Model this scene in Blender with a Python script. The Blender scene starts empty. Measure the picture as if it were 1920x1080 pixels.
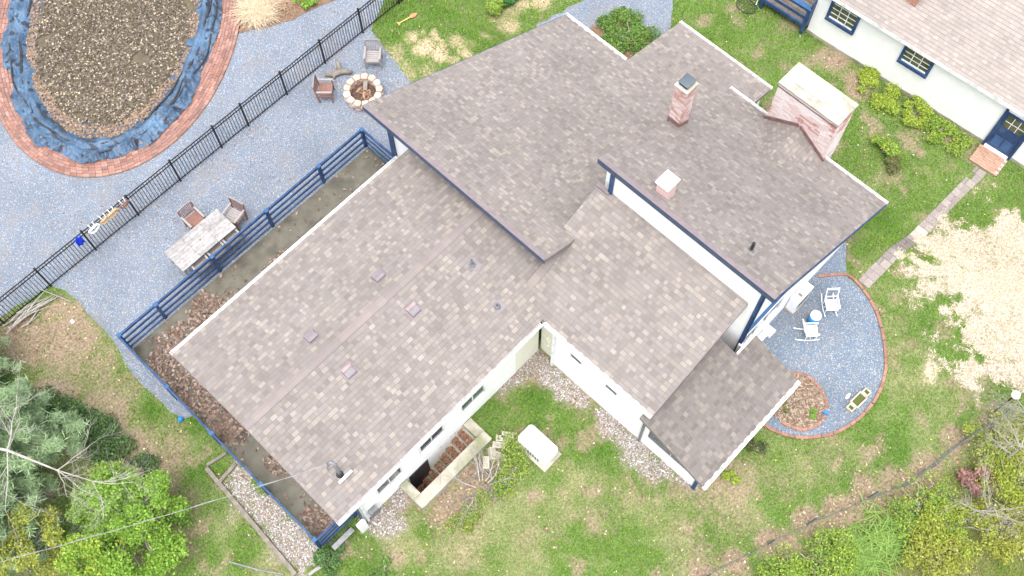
import bpy, math, random
import numpy as np
from mathutils import Vector, Matrix
random.seed(7); rng = np.random.default_rng(11)
S = bpy.context.scene
COL = S.collection
R = math.radians

# ------------------------------------------------------------------ camera
TILT, YAW, ROLL, FPX = R(24.035), R(45.4445), R(-0.9314), 2045.4
CAM = Vector((0, 0, 32.5))
def cam_axes():
    M = Matrix.Rotation(-YAW, 3, 'Z')
    f = M @ Vector((0, math.sin(TILT), -math.cos(TILT))); r = M @ Vector((1, 0, 0)); u = r.cross(f)
    c, s = math.cos(ROLL), math.sin(ROLL)
    return c*r + s*u, c*u - s*r, f
CR, CU, CF = cam_axes()
cd = bpy.data.cameras.new('camera'); cam = bpy.data.objects.new('camera', cd); COL.objects.link(cam)
cd.sensor_width = 36; cd.lens = FPX*36/1920; cd.clip_start = 0.5; cd.clip_end = 500
cam.matrix_world = Matrix.Translation(CAM) @ Matrix((CR, CU, -CF)).transposed().to_4x4()
S.camera = cam

# ------------------------------------------------------------------ world, sun, exposure
SUN_EL, SUN_ROT = R(75), R(240)
w = bpy.data.worlds.new('World'); S.world = w; w.use_nodes = True
wn = w.node_tree.nodes; wl = w.node_tree.links; wn.clear()
sky = wn.new('ShaderNodeTexSky'); sky.sky_type = 'NISHITA'; sky.sun_disc = False
sky.sun_elevation = SUN_EL; sky.sun_rotation = SUN_ROT; sky.dust_density = 4.0; sky.air_density = 1.0; sky.ozone_density = 1.0
hs = wn.new('ShaderNodeHueSaturation'); hs.inputs['Saturation'].default_value = 0.35
bgd = wn.new('ShaderNodeBackground'); bgd.inputs['Strength'].default_value = 0.15
wo = wn.new('ShaderNodeOutputWorld')
wl.new(sky.outputs[0], hs.inputs['Color']); wl.new(hs.outputs[0], bgd.inputs[0]); wl.new(bgd.outputs[0], wo.inputs[0])
sl = bpy.data.lights.new('sun', 'SUN'); sl.energy = 0.7; sl.angle = R(45); sl.color = (1, .965, .92)
so = bpy.data.objects.new('sun', sl); COL.objects.link(so); so.location = (0, 0, 60)
sdir = Vector((math.sin(SUN_ROT)*math.cos(SUN_EL), math.cos(SUN_ROT)*math.cos(SUN_EL), math.sin(SUN_EL)))
so.rotation_euler = sdir.to_track_quat('Z', 'Y').to_euler()
S.view_settings.view_transform = 'Standard'; S.view_settings.look = 'None'; S.view_settings.gamma = 1
S.view_settings.exposure = 1.65
S.render.engine = 'CYCLES'

# ------------------------------------------------------------------ helpers
def ss(t, a, b):
    u = np.clip((t-a)/(b-a), 0, 1); return u*u*(3-2*u)
def gz(x, y):                       # the lot falls two metres behind the house
    return -2.0*ss(np.asarray(x)+.25*(np.minimum(np.asarray(y), 16)-10), 17.5, 20.5)
def vis(P, margin=.12):             # what a camera near the photograph's can see
    q = np.asarray(P) - np.array(CAM); z = q@np.array(CF)
    x = FPX*(q@np.array(CR))/z/960; y = FPX*(q@np.array(CU))/z/540
    return (np.abs(x) < 1+margin) & (np.abs(y) < 1+margin)
def inpoly(x, y, poly):
    x = np.asarray(x); y = np.asarray(y); r = np.zeros(x.shape, bool); n = len(poly)
    for i in range(n):
        x1, y1 = poly[i]; x2, y2 = poly[(i+1) % n]
        if y1 == y2: continue
        c = ((y1 > y) != (y2 > y)) & (x < (x2-x1)*(y-y1)/(y2-y1)+x1); r ^= c
    return r
_tab = rng.random((64, 64))
def vnoise(x, y, s):
    x = np.asarray(x)*s; y = np.asarray(y)*s; i = np.floor(x).astype(int); j = np.floor(y).astype(int)
    u = x-i; v = y-j; u = u*u*(3-2*u); v = v*v*(3-2*v)
    a = _tab[i % 64, j % 64]; b = _tab[(i+1) % 64, j % 64]; c = _tab[i % 64, (j+1) % 64]; d = _tab[(i+1) % 64, (j+1) % 64]
    return (a*(1-u)+b*u)*(1-v)+(c*(1-u)+d*u)*v
def fbm(x, y, s, o=4):
    t = 0; a = .5
    for k in range(o): t = t+a*vnoise(x+17.3*k, y+5.1*k, s*2**k); a *= .5
    return t/(1-.5**o)
def loft(n=0): pass

class MB:
    def __init__(s): s.V = []; s.F = []; s.C = []; s.col = (1, 1, 1)
    def add(s, vs, fs, col=None):
        b = len(s.V); s.V += [tuple(v) for v in vs]; s.F += [tuple(b+i for i in f) for f in fs]; s.C += [col or s.col]*len(vs); return s
    def box(s, c, d, rz=0, col=None, M=None):
        x, y, z = d[0]/2, d[1]/2, d[2]/2
        vs = [Vector((a*x, b*y, e*z)) for e in (-1, 1) for b in (-1, 1) for a in (-1, 1)]
        m = M or Matrix.Rotation(rz, 3, 'Z'); c = Vector(c)
        return s.add([m@v+c for v in vs], [(0, 2, 3, 1), (4, 5, 7, 6), (0, 1, 5, 4), (2, 6, 7, 3), (0, 4, 6, 2), (1, 3, 7, 5)], col)
    def bb(s, x0, x1, y0, y1, z0, z1, col=None): return s.box(((x0+x1)/2, (y0+y1)/2, (z0+z1)/2), (abs(x1-x0), abs(y1-y0), abs(z1-z0)), 0, col)
    def beam(s, p, q, wd, ht, up=(0, 0, 1), col=None):
        p = Vector(p); q = Vector(q); e = (q-p); L = e.length
        if L < 1e-6: return s
        e.normalize(); u = Vector(up); sd = e.cross(u)
        if sd.length < 1e-4: sd = e.cross(Vector((1, 0, 0)))
        sd.normalize(); u = sd.cross(e)
        return s.box((p+q)/2, (L, wd, ht), 0, col, Matrix((e, -sd, u)).transposed())
    def tube(s, pts, rad, n=8, col=None, cap=True):
        pts = [Vector(p) for p in pts]; rr = rad if isinstance(rad, (list, tuple)) else [rad]*len(pts)
        vs = []; prev = None
        for i, p in enumerate(pts):
            d = (pts[min(i+1, len(pts)-1)]-pts[max(i-1, 0)]).normalized()
            a = d.cross(Vector((0, 0, 1))) if prev is None else prev-d*prev.dot(d)
            if a.length < 1e-3: a = d.cross(Vector((1, 0, 0)))
            a.normalize(); prev = a; b = d.cross(a)
            vs += [p+(a*math.cos(2*math.pi*k/n)+b*math.sin(2*math.pi*k/n))*rr[i] for k in range(n)]
        fs = [(i*n+k, i*n+(k+1) % n, (i+1)*n+(k+1) % n, (i+1)*n+k) for i in range(len(pts)-1) for k in range(n)]
        if cap: fs += [tuple(range(n-1, -1, -1)), tuple(range((len(pts)-1)*n, len(pts)*n))]
        return s.add(vs, fs, col)
    def prism(s, poly, z0, z1, col=None):     # poly: list of 2-D or 3-D points, extruded between z0 and z1 (added to a point's own z)
        n = len(poly); g = [(p[0], p[1], (p[2] if len(p) > 2 else 0)) for p in poly]
        vs = [(x, y, z+z0) for x, y, z in g]+[(x, y, z+z1) for x, y, z in g]
        area = sum(g[i][0]*g[(i+1) % n][1]-g[(i+1) % n][0]*g[i][1] for i in range(n))
        fs = [tuple(range(n-1, -1, -1)), tuple(range(n, 2*n))]+[(i, (i+1) % n, n+(i+1) % n, n+i) for i in range(n)]
        if area < 0: fs = [tuple(reversed(f)) for f in fs]
        return s.add(vs, fs, col)
    def mesh(s, name, off=Vector((0, 0, 0))):
        me = bpy.data.meshes.new(name); me.from_pydata([(v[0]-off[0], v[1]-off[1], v[2]-off[2]) for v in s.V], [], s.F)
        at = me.color_attributes.new('Col', 'FLOAT_COLOR', 'POINT')
        at.data.foreach_set('color', np.array([(*c[:3], 1) for c in s.C], dtype=np.float32).ravel()); me.update(); return me
    def build(s, name, mat, parent=None, smooth=False, bevel=0, world=True, **kw):
        off = Vector((0, 0, 0))
        if parent is not None and world:
            p = parent
            while p: off += p.location; p = p.parent
        me = s.mesh(name, off); o = bpy.data.objects.new(name, me); COL.objects.link(o); me.materials.append(mat)
        if parent is not None: o.parent = parent
        if smooth: me.polygons.foreach_set('use_smooth', [True]*len(me.polygons))
        if bevel:
            m = o.modifiers.new('bevel', 'BEVEL'); m.width = bevel; m.segments = 2; m.limit_method = 'ANGLE'
        tag(o, **kw); return o
def tag(o, label=None, cat=None, group=None, kind=None):
    if label: o['label'] = label
    if cat: o['category'] = cat
    if group: o['group'] = group
    if kind: o['kind'] = kind
    return o
def empty(name, loc, rz=0, **kw):
    o = bpy.data.objects.new(name, None); COL.objects.link(o); o.location = loc; o.rotation_euler = (0, 0, rz); o.empty_display_size = .2
    return tag(o, **kw)
def copy_tree(o, parent=None):
    c = o.copy(); COL.objects.link(c); c.parent = parent
    for ch in o.children: copy_tree(ch, c)
    return c
def npmesh(name, V, F, C, mat, parent=None, **kw):      # fast mesh from arrays; F is (n,3) or (n,4)
    V = np.asarray(V, np.float32); F = np.asarray(F, np.int32); k = F.shape[1]
    if parent is not None:
        p = parent; off = Vector((0, 0, 0))
        while p: off += p.location; p = p.parent
        V = V-np.array(off, np.float32)
    me = bpy.data.meshes.new(name); me.vertices.add(len(V)); me.vertices.foreach_set('co', V.ravel())
    me.loops.add(F.size); me.loops.foreach_set('vertex_index', F.ravel())
    me.polygons.add(len(F)); me.polygons.foreach_set('loop_start', np.arange(len(F), dtype=np.int32)*k)
    at = me.color_attributes.new('Col', 'FLOAT_COLOR', 'POINT')
    C = np.asarray(C, np.float32); C = np.concatenate([C, np.ones((len(C), 1), np.float32)], 1); at.data.foreach_set('color', C.ravel())
    me.update(calc_edges=True); me.validate(); me.materials.append(mat)
    o = bpy.data.objects.new(name, me); COL.objects.link(o)
    if parent is not None: o.parent = parent
    return tag(o, **kw)

# ------------------------------------------------------------------ materials
def newmat(name):
    m = bpy.data.materials.new(name); m.use_nodes = True; nt = m.node_tree; b = nt.nodes['Principled BSDF']; return m, nt, b
def tex(nt, kind, scale, detail=4, coords='Object', vec=None):
    tc = nt.nodes.new('ShaderNodeTexCoord'); t = nt.nodes.new(kind); t.inputs['Scale'].default_value = scale
    if 'Detail' in t.inputs: t.inputs['Detail'].default_value = detail
    if vec:
        mp = nt.nodes.new('ShaderNodeMapping'); mp.inputs['Scale'].default_value = vec
        nt.links.new(tc.outputs[coords], mp.inputs[0]); nt.links.new(mp.outputs[0], t.inputs['Vector'])
    else: nt.links.new(tc.outputs[coords], t.inputs['Vector'])
    return t
def mixc(nt, fac, a, b, mode='MIX'):
    m = nt.nodes.new('ShaderNodeMix'); m.data_type = 'RGBA'; m.blend_type = mode
    for sock, v in ((m.inputs[0], fac), (m.inputs[6], a), (m.inputs[7], b)):
        if hasattr(v, 'links'): nt.links.new(v, sock)
        else: sock.default_value = v if not isinstance(v, tuple) else (*v[:3], 1)
    return m.outputs[2]
def ramp(nt, src, p0, p1):
    r = nt.nodes.new('ShaderNodeMapRange'); r.inputs[1].default_value = p0; r.inputs[2].default_value = p1
    nt.links.new(src, r.inputs[0]); return r.outputs[0]
def bump(nt, b, src, strength, dist):
    n = nt.nodes.new('ShaderNodeBump'); n.inputs['Strength'].default_value = strength; n.inputs['Distance'].default_value = dist
    nt.links.new(src, n.inputs['Height']); nt.links.new(n.outputs[0], b.inputs['Normal'])
def pm(name, c1, c2, scale=4, rough=.7, lo=.35, hi=.65, bs=0, bd=.005, bscale=None, metal=0, vec=None, spec=.3, detail=5, c3=None, s3=.7):
    m, nt, b = newmat(name); t = tex(nt, 'ShaderNodeTexNoise', scale, detail, vec=vec)
    c = mixc(nt, ramp(nt, t.outputs[0], lo, hi), c1, c2)
    if c3:
        t3 = tex(nt, 'ShaderNodeTexNoise', s3, 6); c = mixc(nt, ramp(nt, t3.outputs[0], .5, .68), c, c3)
    nt.links.new(c, b.inputs['Base Color']); b.inputs['Roughness'].default_value = rough; b.inputs['Metallic'].default_value = metal
    b.inputs['Specular IOR Level'].default_value = spec
    if bs:
        tb = tex(nt, 'ShaderNodeTexNoise', bscale or scale*4, 4, vec=vec); bump(nt, b, tb.outputs[0], bs, bd)
    return m
def am(name, rough=.8, grain=.25, gscale=60, spec=.2, bs=0, bd=.003, trans=0, obj=False, stain=0, metal=0, base=None):
    """colour from the piece's own colour (attribute or object colour) times a fine grain"""
    m, nt, b = newmat(name)
    if obj: a = nt.nodes.new('ShaderNodeObjectInfo').outputs['Color']
    else:
        an = nt.nodes.new('ShaderNodeAttribute'); an.attribute_name = 'Col'; a = an.outputs['Color']
    t = tex(nt, 'ShaderNodeTexNoise', gscale, 4)
    k = nt.nodes.new('ShaderNodeMapRange'); k.inputs[1].default_value = .3; k.inputs[2].default_value = .7; k.inputs[3].default_value = 1-grain; k.inputs[4].default_value = 1+grain
    nt.links.new(t.outputs[0], k.inputs[0])
    c = mixc(nt, 1.0, a, k.outputs[0], 'MULTIPLY')
    if stain:
        t2 = tex(nt, 'ShaderNodeTexNoise', .55, 5); k2 = nt.nodes.new('ShaderNodeMapRange'); k2.inputs[1].default_value = .35; k2.inputs[2].default_value = .65; k2.inputs[3].default_value = 1-stain; k2.inputs[4].default_value = 1+stain
        nt.links.new(t2.outputs[0], k2.inputs[0]); c = mixc(nt, 1.0, c, k2.outputs[0], 'MULTIPLY')
    nt.links.new(c, b.inputs['Base Color']); b.inputs['Roughness'].default_value = rough; b.inputs['Specular IOR Level'].default_value = spec; b.inputs['Metallic'].default_value = metal
    if trans:
        tr = nt.nodes.new('ShaderNodeBsdfTranslucent'); nt.links.new(c, tr.inputs[0]); mx = nt.nodes.new('ShaderNodeMixShader'); mx.inputs[0].default_value = trans
        nt.links.new(b.outputs[0], mx.inputs[1]); nt.links.new(tr.outputs[0], mx.inputs[2]); nt.links.new(mx.outputs[0], nt.nodes['Material Output'].inputs[0])
    if bs: bump(nt, b, t.outputs[0], bs, bd)
    return m
M = {}
M['shingle'] = am('asphalt_shingle', .92, .16, 140, .15, .4, .004, stain=.07)
M['shingle_piece'] = am('asphalt_shingle_piece', .92, .16, 140, .15, .4, .004, obj=True, stain=.0)
M['deck'] = pm('roof_felt', (.15, .135, .13), (.2, .18, .17), 20, .95)
M['white'] = pm('white_painted_wall', (.86, .86, .85), (.81, .81, .80), 3, .6, bs=.25, bd=.006, bscale=25)
M['cream'] = pm('cream_sided_wall', (.74, .73, .62), (.68, .67, .56), 3, .6)
M['trim'] = pm('white_trim', (.82, .82, .82), (.72, .72, .72), 8, .4, c3=(.55, .55, .54), s3=3)
M['gutter_dirt'] = pm('gutter_inside', (.45, .44, .44), (.3, .29, .28), 9, .6)
M['blue'] = pm('navy_blue_paint', (.016, .042, .115), (.024, .06, .15), 6, .5, bs=.15, bscale=30, c3=(.045, .09, .185), s3=2.5)
M['slate'] = pm('faded_slate_blue_fascia', (.04, .062, .115), (.06, .085, .14), 6, .5)
M['bluetop'] = pm('faded_blue_paint', (.028, .085, .20), (.04, .11, .245), 6, .5)
M['mauve'] = pm('mauve_metal_flashing', (.175, .145, .152), (.21, .175, .182), 5, .5)
M['maroon'] = pm('brown_flashing', (.17, .10, .095), (.22, .14, .13), 5, .5)
M['ventm'] = pm('grey_lilac_vent', (.165, .147, .16), (.195, .175, .188), 6, .45)
M['ventd'] = pm('brown_vent_hood', (.25, .19, .19), (.3, .23, .23), 6, .5)
M['grey'] = pm('galvanised_grey', (.15, .155, .165), (.22, .225, .235), 10, .45, metal=.3)
M['dark'] = pm('dark_metal', (.02, .02, .022), (.04, .04, .045), 9, .45)
M['black'] = pm('black_aluminium', (.006, .006, .007), (.014, .014, .016), 9, .35)
M['glass'] = pm('window_glass', (.05, .06, .075), (.10, .12, .14), 1.2, .08, spec=.6)
M['glassgreen'] = pm('window_glass_green', (.05, .06, .03), (.10, .11, .06), 4, .08, spec=.6)
M['brick'] = am('painted_brick', .85, .25, 40, .2, .4, .004)
M['mortar'] = pm('mortar', (.45, .42, .4), (.55, .52, .5), 20, .9)
M['crown'] = pm('chimney_crown', (.43, .405, .35), (.33, .315, .26), 2.5, .85, c3=(.22, .21, .155), s3=2)
M['concrete'] = pm('weathered_concrete', (.42, .39, .32), (.31, .29, .24), 4, .9, bs=.4, bscale=20, c3=(.20, .21, .13), s3=1.3)
M['slab'] = pm('wet_mossy_slab', (.125, .115, .09), (.085, .08, .06), 2.5, .5, bs=.15, bscale=14, c3=(.045, .04, .033), s3=.9)
M['wood'] = pm('weathered_teak', (.31, .285, .275), (.23, .21, .2), 3, .75, vec=(1, 14, 1), bs=.3, bscale=8)
M['plank'] = am('bleached_plank', .75, .22, 9, .2)
M['redwood'] = pm('brown_teak', (.25, .135, .105), (.18, .095, .075), 4, .7, vec=(2, 8, 2))
M['timber'] = pm('grey_timber', (.23, .20, .17), (.15, .13, .11), 6, .85)
M['bark'] = pm('bark', (.30, .27, .24), (.18, .16, .14), 8, .9)
M['palebark'] = pm('pale_bare_bark', (.40, .37, .335), (.27, .25, .225), 6, .9)
M['greybark'] = pm('grey_twig_bark', (.34, .32, .27), (.24, .22, .18), 6, .9)
M['leafdry'] = am('dry_leaf', .9, .25, 60, .1)
M['leaf'] = am('green_leaf', .6, .2, 30, .3, trans=.3)
M['grassm'] = am('grass_blade', .75, .12, 20, .2, trans=.25)
M['tarp'] = None
M['whiteplastic'] = pm('white_plastic', (.80, .80, .80), (.74, .74, .75), 3, .35)
M['bluecan'] = pm('blue_bucket', (.02, .19, .5), (.03, .24, .56), 3, .4)
M['bluecloth'] = pm('royal_blue_cloth', (.004, .03, .5), (.008, .05, .6), 12, .8)
M['brightblue'] = pm('bright_blue_plastic', (.01, .17, .5), (.015, .2, .56), 3, .4)
M['stone'] = am('fire_pit_stone', .9, .2, 18, .2, .5, .008)
M['redbrick'] = am('paving_brick', .9, .22, 25, .2, .5, .004)
M['redbrick_piece'] = am('paving_brick_piece', .9, .22, 25, .2, .5, .004, obj=True)
M['charcoal'] = pm('ash_and_char', (.05, .035, .03), (.12, .07, .05), 9, .95, bs=.6, bd=.02, bscale=20)
M['wire'] = pm('green_grey_wire', (.09, .115, .10), (.13, .155, .14), 9, .6)
M['orange'] = pm('orange_shovel_blade', (.55, .17, .08), (.62, .22, .11), 7, .5)
M['yellow'] = pm('yellow_ash_handle', (.62, .45, .14), (.55, .38, .12), 7, .6)
M['mulch'] = pm('mulch_soil', (.22, .14, .09), (.12, .075, .05), 14, .95, bs=.8, bd=.02, bscale=40)
M['cable'] = pm('grey_cable', (.3, .3, .3), (.2, .2, .2), 9, .6)
M['globe'] = pm('globe_glass', (.78, .74, .62), (.7, .66, .54), 3, .4)
M['tan'] = pm('tan_rubber', (.42, .27, .13), (.5, .33, .18), 9, .6)

def gravel_mat(name, a, b_, c_, warm, sc=42):
    m, nt, b = newmat(name)
    v = tex(nt, 'ShaderNodeTexVoronoi', sc, 0); v2 = tex(nt, 'ShaderNodeTexVoronoi', sc*.55, 0)
    sp = nt.nodes.new('ShaderNodeSeparateColor'); nt.links.new(v.outputs['Color'], sp.inputs[0])
    c = mixc(nt, sp.outputs[0], a, b_)
    c = mixc(nt, ramp(nt, sp.outputs[1], .86, .93), c, c_)
    sp2 = nt.nodes.new('ShaderNodeSeparateColor'); nt.links.new(v2.outputs['Color'], sp2.inputs[0])
    c = mixc(nt, ramp(nt, sp2.outputs[0], .9, .98), c, warm)
    n = tex(nt, 'ShaderNodeTexNoise', .45, 6); k = nt.nodes.new('ShaderNodeMapRange'); k.inputs[1].default_value = .3; k.inputs[2].default_value = .7; k.inputs[3].default_value = .84; k.inputs[4].default_value = 1.14
    nt.links.new(n.outputs[0], k.inputs[0]); c = mixc(nt, 1.0, c, k.outputs[0], 'MULTIPLY')
    n5 = tex(nt, 'ShaderNodeTexNoise', .9, 8); f5 = nt.nodes.new('ShaderNodeMapRange'); f5.inputs[1].default_value = .52; f5.inputs[2].default_value = .75; f5.inputs[4].default_value = .6; nt.links.new(n5.outputs[0], f5.inputs[0]); c = mixc(nt, f5.outputs[0], c, (.20, .185, .175))
    nt.links.new(c, b.inputs['Base Color']); b.inputs['Roughness'].default_value = .9; b.inputs['Specular IOR Level'].default_value = .15
    inv = nt.nodes.new('ShaderNodeMath'); inv.operation = 'SUBTRACT'; inv.inputs[0].default_value = 1; nt.links.new(v.outputs['Distance'], inv.inputs[1])
    bump(nt, b, inv.outputs[0], .9, .02)
    return m
M['gravel'] = gravel_mat('blue_grey_gravel', (.135, .165, .215), (.195, .225, .272), (.36, .37, .375), (.23, .205, .18))
M['gravelblue'] = gravel_mat('slate_blue_gravel', (.105, .145, .20), (.185, .222, .275), (.38, .39, .39), (.24, .22, .19))
M['whitestone'] = gravel_mat('white_chip_stone', (.52, .50, .49), (.36, .33, .31), (.7, .69, .68), (.26, .17, .12), 26)

def tarp_mat():
    m, nt, b = newmat('blue_pool_liner')
    t = tex(nt, 'ShaderNodeTexNoise', 1.6, 6); t2 = tex(nt, 'ShaderNodeTexNoise', 9, 5)
    c = mixc(nt, ramp(nt, t.outputs[0], .35, .65), (.028, .062, .115), (.075, .145, .235))
    c = mixc(nt, ramp(nt, t2.outputs[0], .56, .7), c, (.13, .11, .10)); t4 = tex(nt, 'ShaderNodeTexNoise', 3.2, 7); c = mixc(nt, ramp(nt, t4.outputs[0], .56, .63), c, (.02, .03, .05))
    nt.links.new(c, b.inputs['Base Color']); b.inputs['Roughness'].default_value = .45; b.inputs['Specular IOR Level'].default_value = .4
    wv = tex(nt, 'ShaderNodeTexNoise', 5, 7); wv.inputs['Distortion'].default_value = 1.2; bump(nt, b, wv.outputs[0], 1.0, .06)
    return m
M['tarp'] = tarp_mat()
def lawn_mat():
    m, nt, b = newmat('lawn_soil_and_thatch')
    an = nt.nodes.new('ShaderNodeAttribute'); an.attribute_name = 'Col'
    t = tex(nt, 'ShaderNodeTexNoise', 14, 6); t2 = tex(nt, 'ShaderNodeTexVoronoi', 26, 0)
    k = nt.nodes.new('ShaderNodeMapRange'); k.inputs[1].default_value = .3; k.inputs[2].default_value = .7; k.inputs[3].default_value = .62; k.inputs[4].default_value = 1.4
    nt.links.new(t.outputs[0], k.inputs[0]); c = mixc(nt, 1.0, an.outputs['Color'], k.outputs[0], 'MULTIPLY')
    nt.links.new(c, b.inputs['Base Color']); b.inputs['Roughness'].default_value = .95; b.inputs['Specular IOR Level'].default_value = .1
    bump(nt, b, t.outputs[0], .8, .03); return m
M['lawn'] = lawn_mat()

# ------------------------------------------------------------------ the ground
GRAVEL = [(-12, 24.5), (-3.03, 21.51), (-1.25, 21.39), (-.01, 21.19), (.17, 20.72), (.3, 20.03), (.19, 19.46), (.26, 18.71), (.15, 18.1), (-.08, 16.8), (-.12, 15.95), (-.02, 14.98), (.08, 14.41), (.45, 14.3),
          (.45, 17.4), (10.8, 17.4), (11, 15.9), (13.2, 16.6), (13.68, 18.37), (13.86, 19.52), (14.01, 20.1), (14.23, 20.98), (17.2, 22.5), (19, 23.3), (13, 42), (-12, 42)]
EPATIO = [(18.1, 3.33), (18.16, 2.57), (18.12, 1.96), (17.84, 1.17), (17.26, .43), (16.58, -.16), (16.02, -.47), (15.34, -.65), (14.51, -.65), (13.71, -.43), (13.13, -.06), (12.68, .41), (12.39, 1.01), (12.35, 3.9), (19.5, 3.9), (19.21, 3.35), (18.92, 3.09), (18.58, 2.88), (18.27, 2.59), (18.16, 2.57)]
EPATIO = EPATIO[1:14]+[(19.5, 3.9), (19.21, 3.35), (18.92, 3.09), (18.58, 2.88), (18.3, 2.62)]
DRIVE = [(19.3, 17.6), (19.79, 17.8), (21.85, 17.29), (23.5, 17.6), (26, 16), (24.29, 14.71), (23.56, 14.18), (23.07, 13.95), (22.0, 13.4), (20.4, 14.2), (19.4, 15.6)]
PATIO = [(.45, 8.5), (.45, 17.45), (10.75, 17.45), (10.75, 14.2), (1.9, 14.2), (1.9, 8.5)]
HOUSE = [(1.8, 8.1), (1.8, 14.4), (10.6, 14.4), (10.6, 15.6), (19.1, 15.6), (19.1, 12.8), (22, 12.8), (22, 9), (19.4, 9), (19.4, 3.4), (12.9, 3.4), (12.9, 1.7), (9.35, 1.7), (9.35, 8.1)]
WELL = [(3.5, 7.42), (3.5, 8.12), (5.98, 8.12), (5.98, 7.42)]
PATH = [(26.1, 1.98), (26.1, 1.42), (18.3, 1.72), (18.25, 2.2)]
DIRT = [(-0.46, 20.15, 0.9, 0.8), (-1.61, 20.02, 1.2, 0.9), (-0.79, 19.15, 1.3, 0.9), (-0.87, 17.93, 1.1, 0.6), (-2.22, 18.06, 1.0, 0.8), (-1.5, 16.29, 1.2, 0.75), (-1.61, 14.69, 1.1, 0.85), (-1.74, 13.62, 1.0, 0.85), (-2.38, 13.58, 0.9, 0.8), (-1.76, 12.58, 0.8, 0.5), (-0.55, 14.06, 0.8, 0.4), (-0.5, 16.77, 0.8, 0.5), (8.79, 7.77, 0.7, 0.7), (7.97, 8.38, 0.6, 0.5), (6.88, 5.53, 0.45, 0.6), (9.04, 5.72, 0.5, 0.4), (6.67, 3.15, 0.6, 0.35), (7.64, 3.06, 0.5, 0.3), (9.27, 1.82, 0.6, 0.6), (9.58, 1.03, 0.9, 0.6), (10.51, 0.76, 0.8, 0.6), (9.53, 0.38, 0.9, 0.5), (11.08, 0.4, 0.8, 0.4), (8.17, 0.89, 0.8, 0.4), (11.39, -0.28, 0.6, 0.35), (13.19, -0.62, 0.7, 0.3), (7.77, -0.05, 1, 0.5), (5.01, 4.21, 0.9, 0.3), (3.04, 5.37, 0.9, 0.3), (17.5, -2.54, 0.35, 0.5), (18.62, 0.89, 0.3, 0.5), (17.71, -0.43, 0.25, 0.6), (18.76, -0.88, 0.4, 0.5), (26.29, 8.56, 0.9, 0.8), (26.0, 7.1, 0.8, 0.8), (26.36, 10.66, 0.5, 0.5), (25.47, 12.72, 0.45, 0.6), (25.11, 12.17, 0.3, 0.6), (23.61, 3.93, 0.6, 0.5), (25.96, 4.41, 0.8, 0.35), (26.73, 2.59, 0.7, 0.4), (24.69, 5.41, 0.6, 0.3), (3.99, 6.77, 0.9, 0.9), (4.95, 6.59, 0.8, 0.9), (3.16, 7.76, 0.6, 0.8), (5.75, 6.47, 0.6, 0.7), (4.04, 6.14, 0.7, 0.7), (6.52, 6.64, 0.5, 0.6)]
SPOT = [(14.96, 19.71, 0.35, 0.9), (15.01, 18.99, 0.45, 1), (15.66, 19.05, 0.3, 0.9), (15.65, 18.65, 0.3, 0.8), (15.23, 18.36, 0.4, 1), (16.2, 18.34, 0.35, 0.8), (15.92, 17.8, 0.35, 0.9), (17.57, 18.21, 0.3, 0.8), (18.84, 18.57, 0.45, 0.8), (20.04, 18.75, 0.4, 0.8), (20.63, 18.41, 0.5, 0.9), (15.44, 19.52, 0.15, 0.8), (15.27, 17.87, 0.25, 0.8), (14.41, 18.18, 0.35, 0.5), (14.09, 19.64, 0.5, 0.6), (13.8, 18.81, 0.5, 0.6), (18.88, 19.16, 0.4, 0.6), (19.44, 18.94, 0.4, 0.5), (16.43, 18.11, 0.3, 0.5)]
BAND = [(7.48, -0.29, 0.5, 0.9), (8.54, -0.62, 0.5, 0.9), (9.61, -0.97, 0.5, 0.9), (10.91, -1.41, 0.55, 0.9), (11.85, -1.82, 0.6, 1), (12.74, -2.29, 0.7, 1), (12.49, -2.72, 0.6, 0.9), (11.62, -2.39, 0.6, 0.9), (13.66, -2.66, 0.6, 0.9), (14.65, -2.99, 0.55, 0.9), (15.91, -3.23, 0.5, 0.8), (14.25, -3.41, 0.6, 0.8), (9.86, -1.56, 0.5, 0.8), (11.0, -2.07, 0.5, 0.8), (13.43, -3.02, 0.5, 0.8), (17.16, -3.56, 0.5, 0.6)]
DARKG = [(0.33, 8.21, 0.6, 0.9), (1.09, 6.96, 0.6, 0.8), (9.1, 6.68, 0.7, 0.8), (8.24, 4.34, 0.8, 0.7), (8.82, 3.01, 0.7, 0.6), (9.32, 4.43, 0.6, 0.8), (8.15, 7.16, 0.5, 0.9), (8.36, 0.24, 0.5, 0.9), (0.68, 13.75, 0.9, 0.6), (-0.85, 12.68, 0.8, 0.6), (-0.16, 16.93, 0.4, 0.8), (-0.36, 15.34, 0.4, 0.8), (-1.14, 11.58, 0.7, 0.6), (16.08, 20.0, 2, 0.5), (21.39, 3.15, 1.2, 0.6), (14.2, -1.68, 1, 0.5), (12.79, -0.92, 0.7, 0.5), (18.18, -0.26, 0.7, 0.6), (12.84, -1.68, 0.6, 0.5)]
STRAW = [(23.26, 1.15), (25.26, -.64), (24.6, -4), (21.51, -3.6), (18.98, -3.72), (18.3, -2.99), (18.28, -2.21), (18.57, -1.21), (19.75, -.3), (20.43, .81)]
def blobs(x, y, L):
    r = np.zeros(np.shape(x)); wx = x+.5*(fbm(x, y, 1.3)-.5)*1.2; wy = y+.5*(fbm(x+40, y+9, 1.3)-.5)*1.2
    for bx, by, br, bs in L:
        d = np.sqrt((wx-bx)**2+(wy-by)**2)/br; r = np.maximum(r, bs*(1-ss(d, .45, 1.25)))
    return r
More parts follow.
